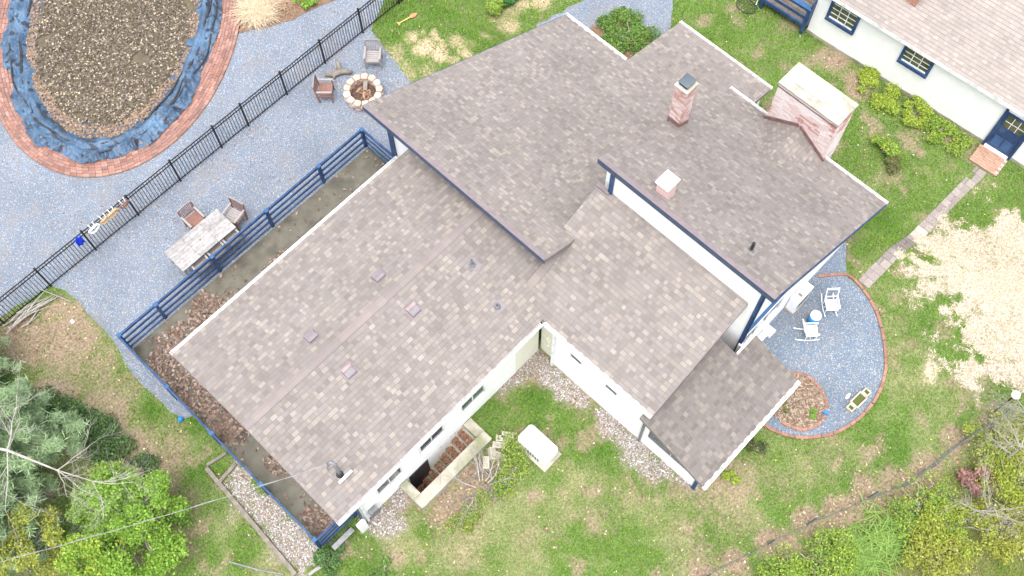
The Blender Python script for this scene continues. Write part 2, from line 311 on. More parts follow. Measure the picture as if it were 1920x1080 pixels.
def polydist(x, y, poly):
    d = np.full(np.shape(x), 1e9)
    for i in range(len(poly)):
        ax, ay = poly[i]; bx, by = poly[(i+1) % len(poly)]; ex, ey = bx-ax, by-ay
        t = np.clip(((x-ax)*ex+(y-ay)*ey)/(ex*ex+ey*ey+1e-9), 0, 1); d = np.minimum(d, np.hypot(x-ax-t*ex, y-ay-t*ey))
    return np.where(inpoly(x, y, poly), d, -d)
STRIPS = [[(8.6, 7.3), (9.35, 7.4), (9.35, 1.7), (8.75, 2.5), (8.5, 3.3), (8.55, 4.2), (8.85, 5.0), (8.55, 6.2)], [(-.5, 12.1), (.35, 12.2), (.4, 8.3), (1.6, 8.1), (.6, 7.95), (-.55, 8.3)], [(1.5, 8.0), (3.2, 8.0), (3.1, 7.55), (2.4, 7.3), (1.7, 7.5)], [(7.4, 8.1), (9.3, 8.1), (9.2, 7.3), (8.5, 7.7)]]
def masks(x, y):
    """how much bare soil, straw, white stone, deep green at a place"""
    n = fbm(x, y, .9); n2 = fbm(x+9, y-4, 3.1)
    dirt = np.maximum(blobs(x, y, DIRT), blobs(x, y, BAND)); dirt = np.clip(np.maximum(dirt, .75*ss(fbm(x+3, y+8, 1.7), .56, .74)*(1-.6*(y > 16)))+.25*dirt*(n2-.35)*2, 0, 1); spot = blobs(x, y, SPOT)
    straw = ss(polydist(x, y, STRAW)+(n-.5)*3.4+(n2-.5)*2.6, -.7, .75)*(.72+.6*ss(n2, .3, .55))
    straw = np.clip(straw, 0, 1)
    stone = np.zeros(np.shape(x))
    for P in STRIPS: stone = np.maximum(stone, ss(polydist(x, y, P)+(n-.5)*.9+(n2-.5)*.6, -.22, .3))
    deep = blobs(x, y, DARKG)
    scrub = ss(-(y+.33*x-1.75), 0, .7)*(x > 5)            # past the wire fence
    dry = np.clip((n-.47)*3.4, 0, 1)*.55*(1-.75*((x > 19) | (y > 17)))+np.clip((n2-.52)*3, 0, 1)*.3
    return dirt, spot, straw, stone, deep, scrub, dry, n, n2
def lawn_sheet():
    def lines(a, b, st, extra): return np.array(sorted(set([round(v, 3) for v in np.arange(a, b+.001, st)]+extra)))
    xs = lines(-13, 38, .16, [3.5, 5.98, -40, -90, 90, 60]); ys = lines(-13, 36, .16, [7.42, 8.12, -40, -90, 90, 60])
    xs = np.array([x for x in xs if x in (3.5, 5.98) or min(abs(x-3.5), abs(x-5.98)) > .05]); ys = np.array([y for y in ys if y in (7.42, 8.12) or min(abs(y-7.42), abs(y-8.12)) > .05])
    X, Y = np.meshgrid(xs, ys); x = X.ravel(); y = Y.ravel()
    dirt, spot, straw, stone, deep, scrub, dry, n, n2 = masks(x, y)
    z = gz(x, y)+.04*(fbm(x, y, .6)-.5)+.02*(n2-.5)
    near = np.maximum(polydist(x, y, GRAVEL), np.maximum(polydist(x, y, EPATIO), np.maximum(polydist(x, y, PATIO), polydist(x, y, HOUSE))))
    z = np.where(near > -.6, gz(x, y)+(z-gz(x, y))*np.clip(-near/.6, 0, 1), z)-.012
    green = np.array([.095, .15, .04]); col = np.tile(green, (len(x), 1))
    def mx(c, f): return col*(1-f[:, None])+np.array(c)*f[:, None]
    col = mx((.27, .245, .14), dry); col = mx((.05, .10, .02), deep*.6); col = mx((.235, .17, .125), np.clip(dirt*1.1, 0, 1)*(.6+.5*n2)); col = mx((.15, .13, .06), scrub*.7)
    col = mx((.38, .29, .19), spot); col = mx((.40, .335, .25), straw); col = mx((.27, .225, .195), np.clip(stone*1.1*(.5+.8*n2), 0, 1))
    ny, nx = X.shape; ii = (np.arange(ny-1)[:, None]*nx+np.arange(nx-1)[None]).ravel(); F = np.stack([ii, ii+1, ii+nx+1, ii+nx], 1)
    cx = (x[F[:, 0]]+x[F[:, 2]])/2; cy = (y[F[:, 0]]+y[F[:, 2]])/2; F = F[~inpoly(cx, cy, WELL)]
    o = npmesh('lawn', np.stack([x, y, z], 1), F, np.clip(col, 0, 1), M['lawn'], kind='structure'); o.data.polygons.foreach_set('use_smooth', [True]*len(F))
lawn_sheet()

def sheet(name, poly, dz, mat, step=.35, rough=.0, edge=.12, th=.03, **kw):
    """a laid surface following the ground, with a slightly ragged edge"""
    P = []
    n = len(poly)
    for i in range(n):
        a = Vector(poly[i]); b = Vector(poly[(i+1) % n]); k = max(1, int((b-a).length/step))
        for t in range(k):
            p = a.lerp(b, t/k); nn = Vector((b-a).orthogonal()).normalized()*(random.uniform(-edge, edge)); P.append((p.x+nn.x, p.y+nn.y))
    from mathutils.geometry import delaunay_2d_cdt
    x0, x1 = min(p[0] for p in P), max(p[0] for p in P); y0, y1 = min(p[1] for p in P), max(p[1] for p in P)
    gx, gy = np.meshgrid(np.arange(x0, x1, .5), np.arange(y0, y1, .5)); gx = gx.ravel()+.013; gy = gy.ravel()+.017
    k = polydist(gx, gy, P) > .12; nb = len(P)
    pts = [Vector(p) for p in P]+[Vector((float(a), float(c))) for a, c in zip(gx[k], gy[k])]
    vo, eo, fo, *_ = delaunay_2d_cdt(pts, [], [list(range(nb))], 1, 1e-5)
    me = bpy.data.meshes.new(name); me.from_pydata([(v.x, v.y, float(gz(v.x, v.y))+dz) for v in vo], [], [f if (vo[f[1]]-vo[f[0]]).cross(vo[f[2]]-vo[f[0]]) > 0 else f[::-1] for f in fo]); me.materials.append(mat)
    o = bpy.data.objects.new(name, me); COL.objects.link(o); tag(o, **kw); o['kind'] = kw.get('kind', 'structure'); return o
sheet('gravel_yard', GRAVEL, .012, M['gravel'], edge=.07)
sheet('gravel_patio', EPATIO, .016, M['gravelblue'], edge=.0)
sheet('gravel_driveway', DRIVE, .02, M['gravel'], edge=.08)
BED = [(14.29, 1.66), (14.49, 1.39), (14.51, .99), (14.4, .6), (14.18, .32), (13.77, .12), (13.4, .15), (13.02, .37), (12.83, .74), (12.76, 1.06), (12.8, 1.9), (13.9, 1.9)]
sheet('mulch_bed', BED, .026, M['mulch'], edge=.02)
BUSHBED = [(20.6, 15.6), (21.04, 16.28), (21.55, 16.04), (22.05, 15.52), (22.28, 14.9), (22.27, 14.07), (21.5, 13.3), (20.3, 13.8)]
sheet('planting_bed', BUSHBED, .03, M['mulch'], edge=.05)
GBED = [(10.6, 24.6), (11.6, 24.0), (12.6, 23.45), (13.4, 23.25), (14.3, 22.9), (15.3, 22.9), (15.8, 23.6), (14, 26), (11.5, 26)]
sheet('ornamental_grass_bed', GBED, .03, M['mulch'], edge=.08)
# sunken slab between the rail and the house
b = MB(); b.prism(PATIO, -.2, .03); b.build('patio_slab', M['slab'], kind='structure')

# walkway of worn pavers from the stoop to the gravel patio
walk = tag(bpy.data.objects.new('walkway', None), kind='structure'); COL.objects.link(walk); walk.location = (22, 1.8, 0)
pc = [(.225, .195, .178), (.245, .21, .195), (.205, .175, .163), (.27, .235, .215), (.235, .2, .19)]
WX = .21
nrow = 25
for i in range(nrow):
    t = i/nrow; t2 = (i+1)/nrow
    x0 = 26.08-7.78*t; x1 = 26.08-7.78*t2-.006; cy = 1.7+.27*t
    cut = random.choice((-.06, .03, .08))
    for (ya, yb) in ((-WX, cut-.004), (cut+.004, WX)):
        if random.random() < .02: continue
        b = MB(); c = random.choice(pc) if not 11 <= i <= 12 else (.38, .345, .31)
        cx = (x0+x1)/2; h = float(gz(cx, cy)); ya2 = ya+random.uniform(-.02, .02)
        sl = (float(gz(x0, cy))-float(gz(x1, cy)))/(x0-x1)
        b.add([(x1+.008, cy+ya2, h-.05+sl*(x1-cx)), (x0-.008, cy+ya2, h-.05+sl*(x0-cx)), (x0-.008, cy+yb, h-.05+sl*(x0-cx)), (x1+.008, cy+yb, h-.05+sl*(x1-cx))]+
              [(x, y, z+.08) for x, y, z in [(x1+.008, cy+ya2, h-.05+sl*(x1-cx)), (x0-.008, cy+ya2, h-.05+sl*(x0-cx)), (x0-.008, cy+yb, h-.05+sl*(x0-cx)), (x1+.008, cy+yb, h-.05+sl*(x1-cx))]],
              [(3, 2, 1, 0), (4, 5, 6, 7), (0, 1, 5, 4), (1, 2, 6, 5), (2, 3, 7, 6), (3, 0, 4, 7)], c)
        b.build('paver', M['redbrick'], walk)

# ------------------------------------------------------------------ shingled roofs
TINT = [(0.1978, 0.1742, 0.1612), (0.1787, 0.1574, 0.1457), (0.2046, 0.1802, 0.1665), (0.1736, 0.153, 0.1413), (0.1933, 0.1762, 0.1639), (0.1991, 0.1799, 0.1701), (0.2416, 0.2149, 0.1918), (0.2531, 0.2248, 0.199), (0.2296, 0.2036, 0.1817), (0.2092, 0.1835, 0.1655)]
TINT_SHADED = [tuple(v*.77 for v in c) for c in TINT]  # same shingles as above, the lower slope's shade darkened into their colour
TW = [16, 16, 14, 10, 10, 8, 8, 6, 7, 8]
BANDS = {}
ALLTABS = []        # (roof object, 8 corner points, tint)
def shingle_plane(roof, V3, e1, e2, rakes=None, exposure=.143, tints=TINT, tw=TW, wr=(.085, .21), start=0.0):
    O = Vector(V3[0]); e1 = Vector(e1).normalized(); e2 = Vector(e2).normalized(); nn = e1.cross(e2).normalized()
    if nn.z < 0: nn = -nn
    P = [((Vector(v)-O).dot(e1), (Vector(v)-O).dot(e2)) for v in V3]
    bmin = min(p[1] for p in P); bmax = max(p[1] for p in P); tabs = []; bands = []
    k = 0; b0 = bmin-.02
    while b0 < bmax-.02:
        b1 = min(b0+exposure, bmax); bm = (max(b0, bmin)+b1)/2
        xs = []
        for i in range(len(P)):
            (a0, c0), (a1, c1) = P[i], P[(i+1) % len(P)]
            if (c0 > bm) != (c1 > bm): xs.append(a0+(a1-a0)*(bm-c0)/(c1-c0))
        xs.sort()
        for q in range(0, len(xs)-1, 2):
            if b1 < bmax-.03:
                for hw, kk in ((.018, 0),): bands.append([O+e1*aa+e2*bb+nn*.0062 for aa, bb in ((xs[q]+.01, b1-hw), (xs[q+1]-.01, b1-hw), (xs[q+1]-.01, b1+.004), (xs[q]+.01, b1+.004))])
            a = xs[q]; end = xs[q+1]; up = random.random() < .5; a -= 0
            first = True
            while a < end-.005:
                wdt = random.uniform(*wr)*(.5 if first else 1); first = False
                w2 = min(a+wdt, end)
                if end-w2 < .05: w2 = end
                h = .014 if up else .0065; h += random.uniform(-.001, .001); up = not up
                jit = random.uniform(-.006, .004) if up else random.uniform(-.003, .003)
                c = random.choices(tints, tw)[0]; f = random.uniform(.93, 1.07); c = tuple(v*f for v in c)
                g = .0025
                lo, hi2 = b0+jit, b1+.03
                if hi2 > bmax: hi2 = bmax
                pts = []
                for (aa, bb, hh) in ((a+g, lo, h), (w2-g, lo, h), (w2-g, hi2, .003), (a+g, hi2, .003)):
                    pts.append(O+e1*aa+e2*bb+nn*hh)
                bot = [p-nn*(.016) for p in pts]
                tabs.append((pts+bot, c)); a = w2
        b0 += exposure; k += 1
    ALLTABS.append((roof, tabs)); BANDS[roof.name] = bands; return tabs
TABF = [(0, 1, 2, 3), (4, 5, 1, 0), (5, 6, 2, 1), (6, 7, 3, 2), (7, 4, 0, 3)]
def orient(pts):
    n = (pts[1]-pts[0]).cross(pts[3]-pts[0]); return n.z > 0
def roof_part(house, V3, e1, e2, label, thick=.14, tints=TINT):
    b = MB(); n = len(V3); vs = [Vector(v) for v in V3]; lo = [v-Vector((0, 0, thick)) for v in vs]
    fs = [tuple(range(n)), tuple(range(2*n-1, n-1, -1))]+[((i+1) % n, i, n+i, n+(i+1) % n) for i in range(n)]
    if (vs[1]-vs[0]).cross(vs[2]-vs[1]).z < 0: fs = [tuple(reversed(f)) for f in fs]
    b.add(vs+lo, fs); o = b.build('roof', M['deck'], house, label=label)
    shingle_plane(o, V3, e1, e2, tints=tints); return o

house = empty('main_house', (7, 9, 0), label='large brown shingled house with white walls and staggered overlapping roofs', cat='house')
ZE = 3.4; ZR = 4.27; YR = 11.22; PR1 = (ZR-ZE)/(YR-7.67)
r1s = roof_part(house, [(1.08, 7.78, ZE+.027), (11.0, 7.78, ZE+.027), (11.0, YR, ZR), (1.08, YR, ZR)], (1, 0, 0), (0, 1, PR1), 'low brown slope facing the yard, above the basement stairs')
r1n = roof_part(house, [(10.48, 14.66, ZE+.027), (1.08, 14.66, ZE+.027), (1.08, YR, ZR), (10.48, YR, ZR)], (-1, 0, 0), (0, -1, PR1), 'low brown slope beside the railed slab')
def z2(x): return 3.4+.43*(x-9.03)
def z3(x): return 5.0-.465*(x-10)
def z4(x): return 6.6-.606*(x-12.7)
def z6(y): return 2.1+.41*(y-1.28)
r2 = roof_part(house, [(9.14, 8.72, z2(9.14)), (9.14, 3.61, z2(9.14)), (12.85, 3.61, z2(12.85)), (12.85, 9.05, z2(12.85)), (11.36, 9.05, z2(11.36)), (11.30, 8.72, z2(11.3))], (0, -1, 0), (1, 0, .43), 'brown slope with tan flecks beneath the white upper wall')
r3 = roof_part(house, [(19.15, 8.54, z3(19.15)), (19.15, 15.96, z3(19.15)), (10.0, 15.96, 5.0), (10.0, 8.54, 5.0)], (0, 1, 0), (-1, 0, .465), 'largest brown slope with a blue fascia')
r5 = roof_part(house, [(22.2, 8.84, .02), (22.2, 13.06, .02), (19.1, 13.06, z3(19.1)), (19.1, 8.84, z3(19.1))], (0, 1, 0), (-1, 0, (z3(19.1)-.02)/3.1), 'shallow brown slope behind the capped chimney')
r4 = roof_part(house, [(19.7, 2.94, z4(19.7)), (19.7, 9.2, z4(19.7)), (12.7, 9.08, 6.6), (12.7, 2.96, 6.6)], (0, 1, 0), (-1, 0, .606), 'highest brown slope carrying the three chimneys')
r6 = roof_part(house, [(8.92, 1.39, z6(1.39)), (13.27, 1.39, z6(1.39)), (13.24, 3.1, z6(3.1)), (12.38, 3.1, z6(3.1)), (12.33, 3.85, z6(3.85)), (8.92, 3.85, z6(3.85))], (1, 0, 0), (0, 1, .41), 'brown lower slope beside the round gravel patio, shade painted into its shingles', tints=TINT_SHADED)
CA, CB, CC, CDv = (17.55, 6.45, z4(17.55)+.004), (19.5, 6.45, 3.25), (19.5, 5.3, z4(19.5)+.004), (19.5, 7.65, z4(19.5)+.004)
def tri_roof(a, b_, c_, lab):
    e1 = (Vector(b_)-Vector(a)).normalized(); n = (Vector(b_)-Vector(a)).cross(Vector(c_)-Vector(a)).normalized()
    n = n if n.z > 0 else -n
    e2 = n.cross(e1).normalized(); mid = (Vector(b_)+Vector(a))/2
    if (mid-Vector(c_)).dot(e2) < 0: e2 = -e2
    return roof_part(house, [a, b_, c_], e1, e2, lab, .02)
tri_roof(CA, CB, CC, 'small shingled saddle against the wide chimney'); tri_roof(CA, CDv, CB, 'small shingled saddle against the wide chimney')
# 300 largest shingles as pieces, the rest joined per slope
scored = []
camv = CAM
for ri, (roof, tabs) in enumerate(ALLTABS):
    for ti, (pts, c) in enumerate(tabs):
        q = pts[0]-camv; dz = q.dot(CF); w_ = (pts[1]-pts[0]).length
        n = (pts[1]-pts[0]).cross(pts[3]-pts[0])
        a = abs(n.dot(q.normalized()))/dz/dz
        hid = (roof is r1s and pts[0].x > 9.0) or (roof is r3 and pts[0].y < 9.3) or roof in (r5, r4)
        if not hid: scored.append((a, ri, ti))
scored.sort(reverse=True); pick = set((r_, t_) for _, r_, t_ in scored[:300])
def hloc(o):
    v = Vector((0, 0, 0))
    while o: v += o.location; o = o.parent
    return v
for ri, (roof, tabs) in enumerate(ALLTABS):
    b = MB(); off = hloc(roof)
    for ti, (pts, c) in enumerate(tabs):
        fs = TABF if orient(pts) else [tuple(reversed(f)) for f in TABF]
        if (ri, ti) in pick:
            me = bpy.data.meshes.new('shingle'); ctr = sum(pts, Vector())/8
            me.from_pydata([tuple(p-ctr) for p in pts], [], fs); me.materials.append(M['shingle_piece'])
            o = bpy.data.objects.new('shingle', me); COL.objects.link(o); o.parent = roof; o.location = ctr-off; o.color = (*c, 1)
        else: b.add(pts, fs, c)
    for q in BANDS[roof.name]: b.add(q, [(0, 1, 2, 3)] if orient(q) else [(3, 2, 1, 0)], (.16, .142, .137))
    b.build('shingle_field', M['shingle'], roof, kind='stuff')
# ridge caps
def caps(roof, p, q, wd, slopeL, slopeR, n, name='ridge_shingle'):
    p = Vector(p); q = Vector(q); e = (q-p).normalized(); sd = e.cross(Vector((0, 0, 1))).normalized(); L = (q-p).length/n
    for i in range(n):
        a = p+e*(L*i-.02); c_ = p+e*(L*(i+1)); b = MB(); col = random.choice([(.212, .183, .170), (.205, .176, .166), (.195, .168, .16), (.222, .19, .175)])
        z0, z1 = .017, .026
        pts = []
        for o, h in ((a, z0), (c_, z1)):
            pts += [o+sd*wd+Vector((0, 0, h-slopeR*wd)), o+Vector((0, 0, h+.004)), o-sd*wd+Vector((0, 0, h-slopeL*wd))]
        lo = [v-Vector((0, 0, .012)) for v in pts]
        b.add(pts+lo, [(0, 3, 4, 1), (1, 4, 5, 2), (6, 7, 10, 9), (7, 8, 11, 10), (3, 9, 10, 4), (4, 10, 11, 5), (0, 1, 7, 6), (1, 2, 8, 7), (0, 6, 9, 3), (2, 5, 11, 8)], col)
        b.build(name, M['shingle'], roof)
caps(r1s, (1.08, YR, ZR), (10.3, YR, ZR), .13, PR1, PR1, 32)
caps(r2, (9.35, 8.70, z2(9.35)+.02), (11.05, 8.70, z2(11.05)+.02), .13, 0, .05, 6)

# ------------------------------------------------------------------ walls and trim of the main house
def wallp(pts, dvec, mat, label=None, parent=house, name='wall'):
    """a wall panel: outline points pushed back by dvec"""
    b = MB(); n = len(pts); d = Vector(dvec); vs = [Vector(p) for p in pts]; bk = [v+d for v in vs]
    fs = [tuple(range(n)), tuple(range(2*n-1, n-1, -1))]+[((i+1) % n, i, n+i, n+(i+1) % n) for i in range(n)]
    nr = (vs[1]-vs[0]).cross(vs[2]-vs[1])
    if nr.dot(d) > 0: fs = [tuple(reversed(f)) for f in fs]
    b.add(vs+bk, fs); return b.build(name, mat, parent, label=label)
wallp([(1.8, 8.07, -1.95), (8.3, 8.07, -1.95), (8.3, 8.07, 3.3), (1.8, 8.07, 3.3)], (0, .2, 0), M['white'], 'white wall with three dark slider windows')
wallp([(8.3, 8.08, -.1), (9.34, 8.08, -.1), (9.34, 8.08, 3.3), (8.3, 8.08, 3.3)], (0, .19, 0), M['cream'], 'cream wall in the inner corner')
wallp([(1.8, 8.28, -.1), (1.8, 14.4, -.1), (1.8, 14.4, 3.3), (1.8, YR, ZR-.16), (1.8, 8.28, 3.36)], (.2, 0, 0), M['white'])
wallp([(2.01, 14.4, -.1), (10.54, 14.4, -.1), (10.54, 14.4, 3.33), (2.01, 14.4, 3.33)], (0, -.2, 0), M['white'])
wallp([(10.55, 9.0, 2), (10.55, 15.6, -.1), (10.55, 15.6, z3(10.55)-.15), (10.55, 9.0, z3(10.55)-.15)], (.2, 0, 0), M['white'])
wallp([(10.76, 15.6, -.1), (15, 15.6, -.4), (18.9, 15.6, -2.1), (18.9, 15.6, z3(18.9)-.15), (10.76, 15.6, z3(10.76)-.15)], (0, -.2, 0), M['white'])
wallp([(18.9, 15.39, -2.1), (18.9, 13.0, -2.1), (18.9, 13.0, .73), (18.9, 15.39, .73)], (-.2, 0, 0), M['white'])
wallp([(18.95, 12.9, -2.1), (22.0, 12.9, -2.1), (22.0, 12.9, -.09), (18.95, 12.9, .62)], (0, -.2, 0), M['white'])
wallp([(22.0, 12.69, -2.1), (22.0, 9.0, -2.1), (22.0, 9.0, -.09), (22.0, 12.69, -.09)], (-.2, 0, 0), M['white'])
wallp([(9.45, 8.07, -.1), (9.45, 7.46, -.1), (9.45, 7.46, 3.3), (9.45, 8.07, 3.3)], (.1, 0, 0), M['cream'], 'cream recess beside the downspout')
wallp([(9.33, 7.45, -.1), (9.33, 3.9, -.1), (9.33, 3.9, 3.3), (9.33, 7.45, 3.3)], (.2, 0, 0), M['white'], 'long white wall with two narrow slots')
wallp([(9.33, 3.89, -.1), (9.33, 1.66, -.1), (9.33, 1.66, z6(1.66)-.16), (9.33, 3.89, z6(3.89)-.16)], (.2, 0, 0), M['white'])
wallp([(9.54, 3.9, 1.5), (12.84, 3.9, 1.5), (12.84, 3.9, z2(12.84)-.16), (9.54, 3.9, z2(9.54)-.16)], (0, .15, 0), M['white'])
wallp([(9.54, 1.66, -.1), (12.9, 1.66, -.1), (12.9, 1.66, z6(1.66)-.16), (9.54, 1.66, z6(1.66)-.16)], (0, .15, 0), M['white'])
wallp([(12.9, 1.82, -.1), (12.9, 3.3, -.1), (12.9, 3.3, z6(3.0)-.16), (12.9, 1.82, z6(1.82)-.16)], (-.15, 0, 0), M['white'])
wallp([(12.86, 8.6, 3), (12.86, 3.32, -.1), (12.86, 3.32, z4(12.86)-.15), (12.86, 8.6, z4(12.86)-.15)], (.2, 0, 0), M['white'], 'tall white wall under the highest roof edge')
wallp([(13.07, 3.32, -.1), (19.4, 3.32, -.4), (19.4, 3.32, z4(19.4)-.15), (13.07, 3.32, z4(13.07)-.15)], (0, .2, 0), M['white'])
wallp([(19.4, 3.53, -1.9), (19.4, 9.0, -1.9), (19.4, 9.0, z4(19.4)-.15), (19.4, 3.53, z4(19.4)-.15)], (-.2, 0, 0), M['white'])
wallp([(13.07, 9.0, 1.5), (19.19, 9.0, -1), (19.19, 9.0, z4(19.19)-.15), (13.07, 9.0, z4(13.07)-.15)], (0, -.2, 0), M['white'])
def part(name, mat, fn, parent=house, label=None, smooth=False, bevel=0, **kw):
    b = MB(); fn(b); return b.build(name, mat, parent, smooth=smooth, bevel=bevel, label=label, **kw)
def bx(name, mat, x0, x1, y0, y1, z0, z1, parent=house, label=None, bevel=0): return part(name, mat, lambda b: b.bb(x0, x1, y0, y1, z0, z1), parent, label, bevel=bevel)
# blue fascias with a mauve edge along the two high edges
for (x, y0, y1, z) in ((10.0, 8.54, 15.96, 5.0), (12.7, 2.96, 9.08, 6.6)):
    bx('fascia', M['slate'], x-.03, x-.002, y0-.01, y1+.01, z-.26, z-.02, label='slate blue fascia board')
    part('edge_flashing', M['mauve'], lambda b: b.prism([(x-.045, y0-.012, .0), (x+.13, y0-.012, -.07), (x+.13, y1+.012, -.07), (x-.045, y1+.012, .0)], z+.014, z+.024), label='mauve metal roof edge')
def rake(p, q, mat, off, ht=.16):
    part('rake_board', mat, lambda b: b.beam(Vector(p)+Vector(off), Vector(q)+Vector(off), .025, ht))
rake((12.7, 2.96, 6.5), (19.8, 2.94, z4(19.8)-.1), M['blue'], (0, -.015, 0))
rake((1.08, 7.78, ZE-.06), (1.08, YR, ZR-.08), M['deck'], (-.012, 0, 0)); rake((1.08, YR, ZR-.08), (1.08, 14.66, ZE-.06), M['deck'], (-.012, 0, 0))
rake((9.14, 3.61, z2(9.14)-.08), (12.85, 3.61, z2(12.85)-.08), M['mauve'], (0, -.015, 0))
rake((10, 15.96, 4.9), (19.25, 15.96, z3(19.25)-.1), M['blue'], (0, .015, 0)); rake((10.02, 8.54, 4.93), (11.1, 8.54, z3(11.1)-.07), M['deck'], (0, -.015, 0))
def gutter(p, q, out, label=None):
    p = Vector(p); q = Vector(q); o = Vector(out).normalized()
    def f(b):
        b.beam(p+o*.115, q+o*.115, .012, .10); b.beam(p+o*.004, q+o*.004, .008, .10)
        b.beam(p+o*.06-Vector((0, 0, .047)), q+o*.06-Vector((0, 0, .047)), .10, .008)
        for a in (p, q):
            b.beam(a+o*.004, a+o*.12, .006, .10)
        L = (q-p).length; n = max(1, int(L/.75)); e = (q-p)/n
        for i in range(1, n): b.beam(p+e*i+o*.004+Vector((0, 0, .045)), p+e*i+o*.122+Vector((0, 0, .045)), .03, .012)
    g = part('gutter', M['trim'], f, label=label)
    part('gutter_floor', M['gutter_dirt'], lambda b: b.beam(p+o*.06-Vector((0, 0, .03)), q+o*.06-Vector((0, 0, .03)), .095, .012), g)
gutter((1.06, 7.77, 3.37), (9.0, 7.77, 3.37), (0, -1, 0), 'white gutter above the slider windows')
gutter((1.06, 14.67, 3.37), (10.0, 14.67, 3.37), (0, 1, 0)); gutter((9.13, 7.66, 3.4), (9.13, 3.6, 3.4), (-1, 0, 0))
gutter((8.9, 1.38, 2.1), (13.28, 1.38, 2.1), (0, -1, 0)); gutter((19.16, 13.1, .7), (19.16, 15.98, .7), (1, 0, 0))
gutter((22.21, 8.84, -.03), (22.21, 13.08, -.03), (1, 0, 0)); gutter((19.71, 2.93, 2.3), (19.71, 9.22, 2.3), (1, 0, 0))
for (x, y, lab) in ((9.27, 7.42, 'white downspout in the inner corner'), (1.9, 8.02, 'white downspout by the window well'), (9.28, 3.8, 'grey downspout elbow below the roof step')):
    part('downspout', M['trim'] if y != 3.8 else M['grey'], lambda b: (b.bb(x-.035, x+.035, y-.035, y+.035, .02, 3.0), b.beam((x, y, 3.0), (x-.2 if x > 5 else x, y-(0 if x > 5 else .3), 3.3), .06, .07)), label=lab)
# corner boards, posts and belt
bx('corner_board', M['blue'], 12.80, 12.92, 3.24, 3.315, .4, 6.3, label='navy corner board of the tall wall'); bx('corner_board', M['blue'], 12.80, 12.855, 3.24, 3.36, .4, 6.3)
bx('corner_board', M['blue'], 12.79, 12.855, 8.55, 8.68, z2(12.8), 6.3)
bx('corner_board', M['blue'], 1.74, 1.795, 8.0, 8.1, 0, 3.2); bx('corner_board', M['blue'], 9.27, 9.325, 1.6, 1.72, 0, 1.9); bx('corner_board', M['blue'], 10.45, 10.545, 15.5, 15.66, 0, 4.6)
bx('belt_board', M['bluetop'], 12.93, 15.5, 3.24, 3.315, 3.2, 3.42, label='blue belt board on the tall side wall')
bx('flashing', M['mauve'], 12.72, 12.86, 8.62, 9.06, z2(12.8)-.05, z2(12.85)+.03)
bx('flashing', M['trim'], 12.38, 13.24, 3.08, 3.14, z6(3.1)-.03, z6(3.1)+.07, label='white flashing at the top of the lower roof')
# windows
def window(x0, x1, y0, y1, z0, z1, axis, frame, glass, nx=2, nz=1, fr=.05, d=.05, parent=house, mull=.03, label=None):
    """axis 'y': faces -Y at y0; axis 'x': faces -X at x0"""
    def P(b, a0, a1, c0, c1, out0, out1):
        if axis == 'y': b.bb(a0, a1, y0-out1, y0-out0, c0, c1)
        else: b.bb(x0-out1, x0-out0, a0, a1, c0, c1)
    A0, A1 = (x0, x1) if axis == 'y' else (y0, y1)
    b = MB(); P(b, A0, A1, z0, z1, .004, .012); wd = b.build('window', glass, parent, label=label)
    b = MB(); P(b, A0-fr, A0, z0-fr, z1+fr, .002, d); P(b, A1, A1+fr, z0-fr, z1+fr, .002, d); P(b, A0, A1, z0-fr, z0, .002, d); P(b, A0, A1, z1, z1+fr, .002, d); b.build('frame', frame, wd)
    if nx > 1 or nz > 1:
        b = MB(); 
        for i in range(1, nx): a = A0+(A1-A0)*i/nx; P(b, a-mull/2, a+mull/2, z0, z1, .013, .03)
        for j in range(1, nz): c = z0+(z1-z0)*j/nz; P(b, A0, A1, c-mull/2, c+mull/2, .013, .028)
        b.build('glazing_bar', frame if frame is not M['blue'] else M['trim'], wd)
    return wd
for x0, x1, l in ((2.55, 3.45, 'near the window well'), (4.26, 5.16, 'above the basement stairs'), (5.97, 6.88, 'beyond the stairs')):
    window(x0, x1, 8.07, 8.07, 1.25, 2.05, 'y', M['trim'], M['glass'], label='dark slider window '+l)
for y0, y1 in ((6.35, 6.76), (4.95, 5.36)): window(9.33, 9.33, y0, y1, 1.92, 2.2, 'x', M['trim'], M['grey'], 1, fr=.03, d=.03)
for y0, y1 in ((2.77, 3.54), (1.96, 2.66)): window(9.33, 9.33, y0, y1, 1.0, 1.75, 'x', M['grey'], M['glass'], 1, fr=.04, d=.03)
window(13.1, 14.9, 3.32, 3.32, 1.7, 2.7, 'y', M['trim'], M['glass'], 3); window(16.9, 18.2, 3.32, 3.32, 1.5, 2.2, 'y', M['trim'], M['glass'], 2)
part('gable_ornament', M['cream'], lambda b: [b.tube([(9.44, 7.72, z-.02), (9.43, 7.72, z), (9.44, 7.72, z+.02)], .09, 8) for z in (1.0, 1.4)])
part('basement_door', M['dark'], lambda b: b.bb(3.62, 4.4, 8.045, 8.068, -1.7, .1), label='dark basement door at the foot of the stairs')
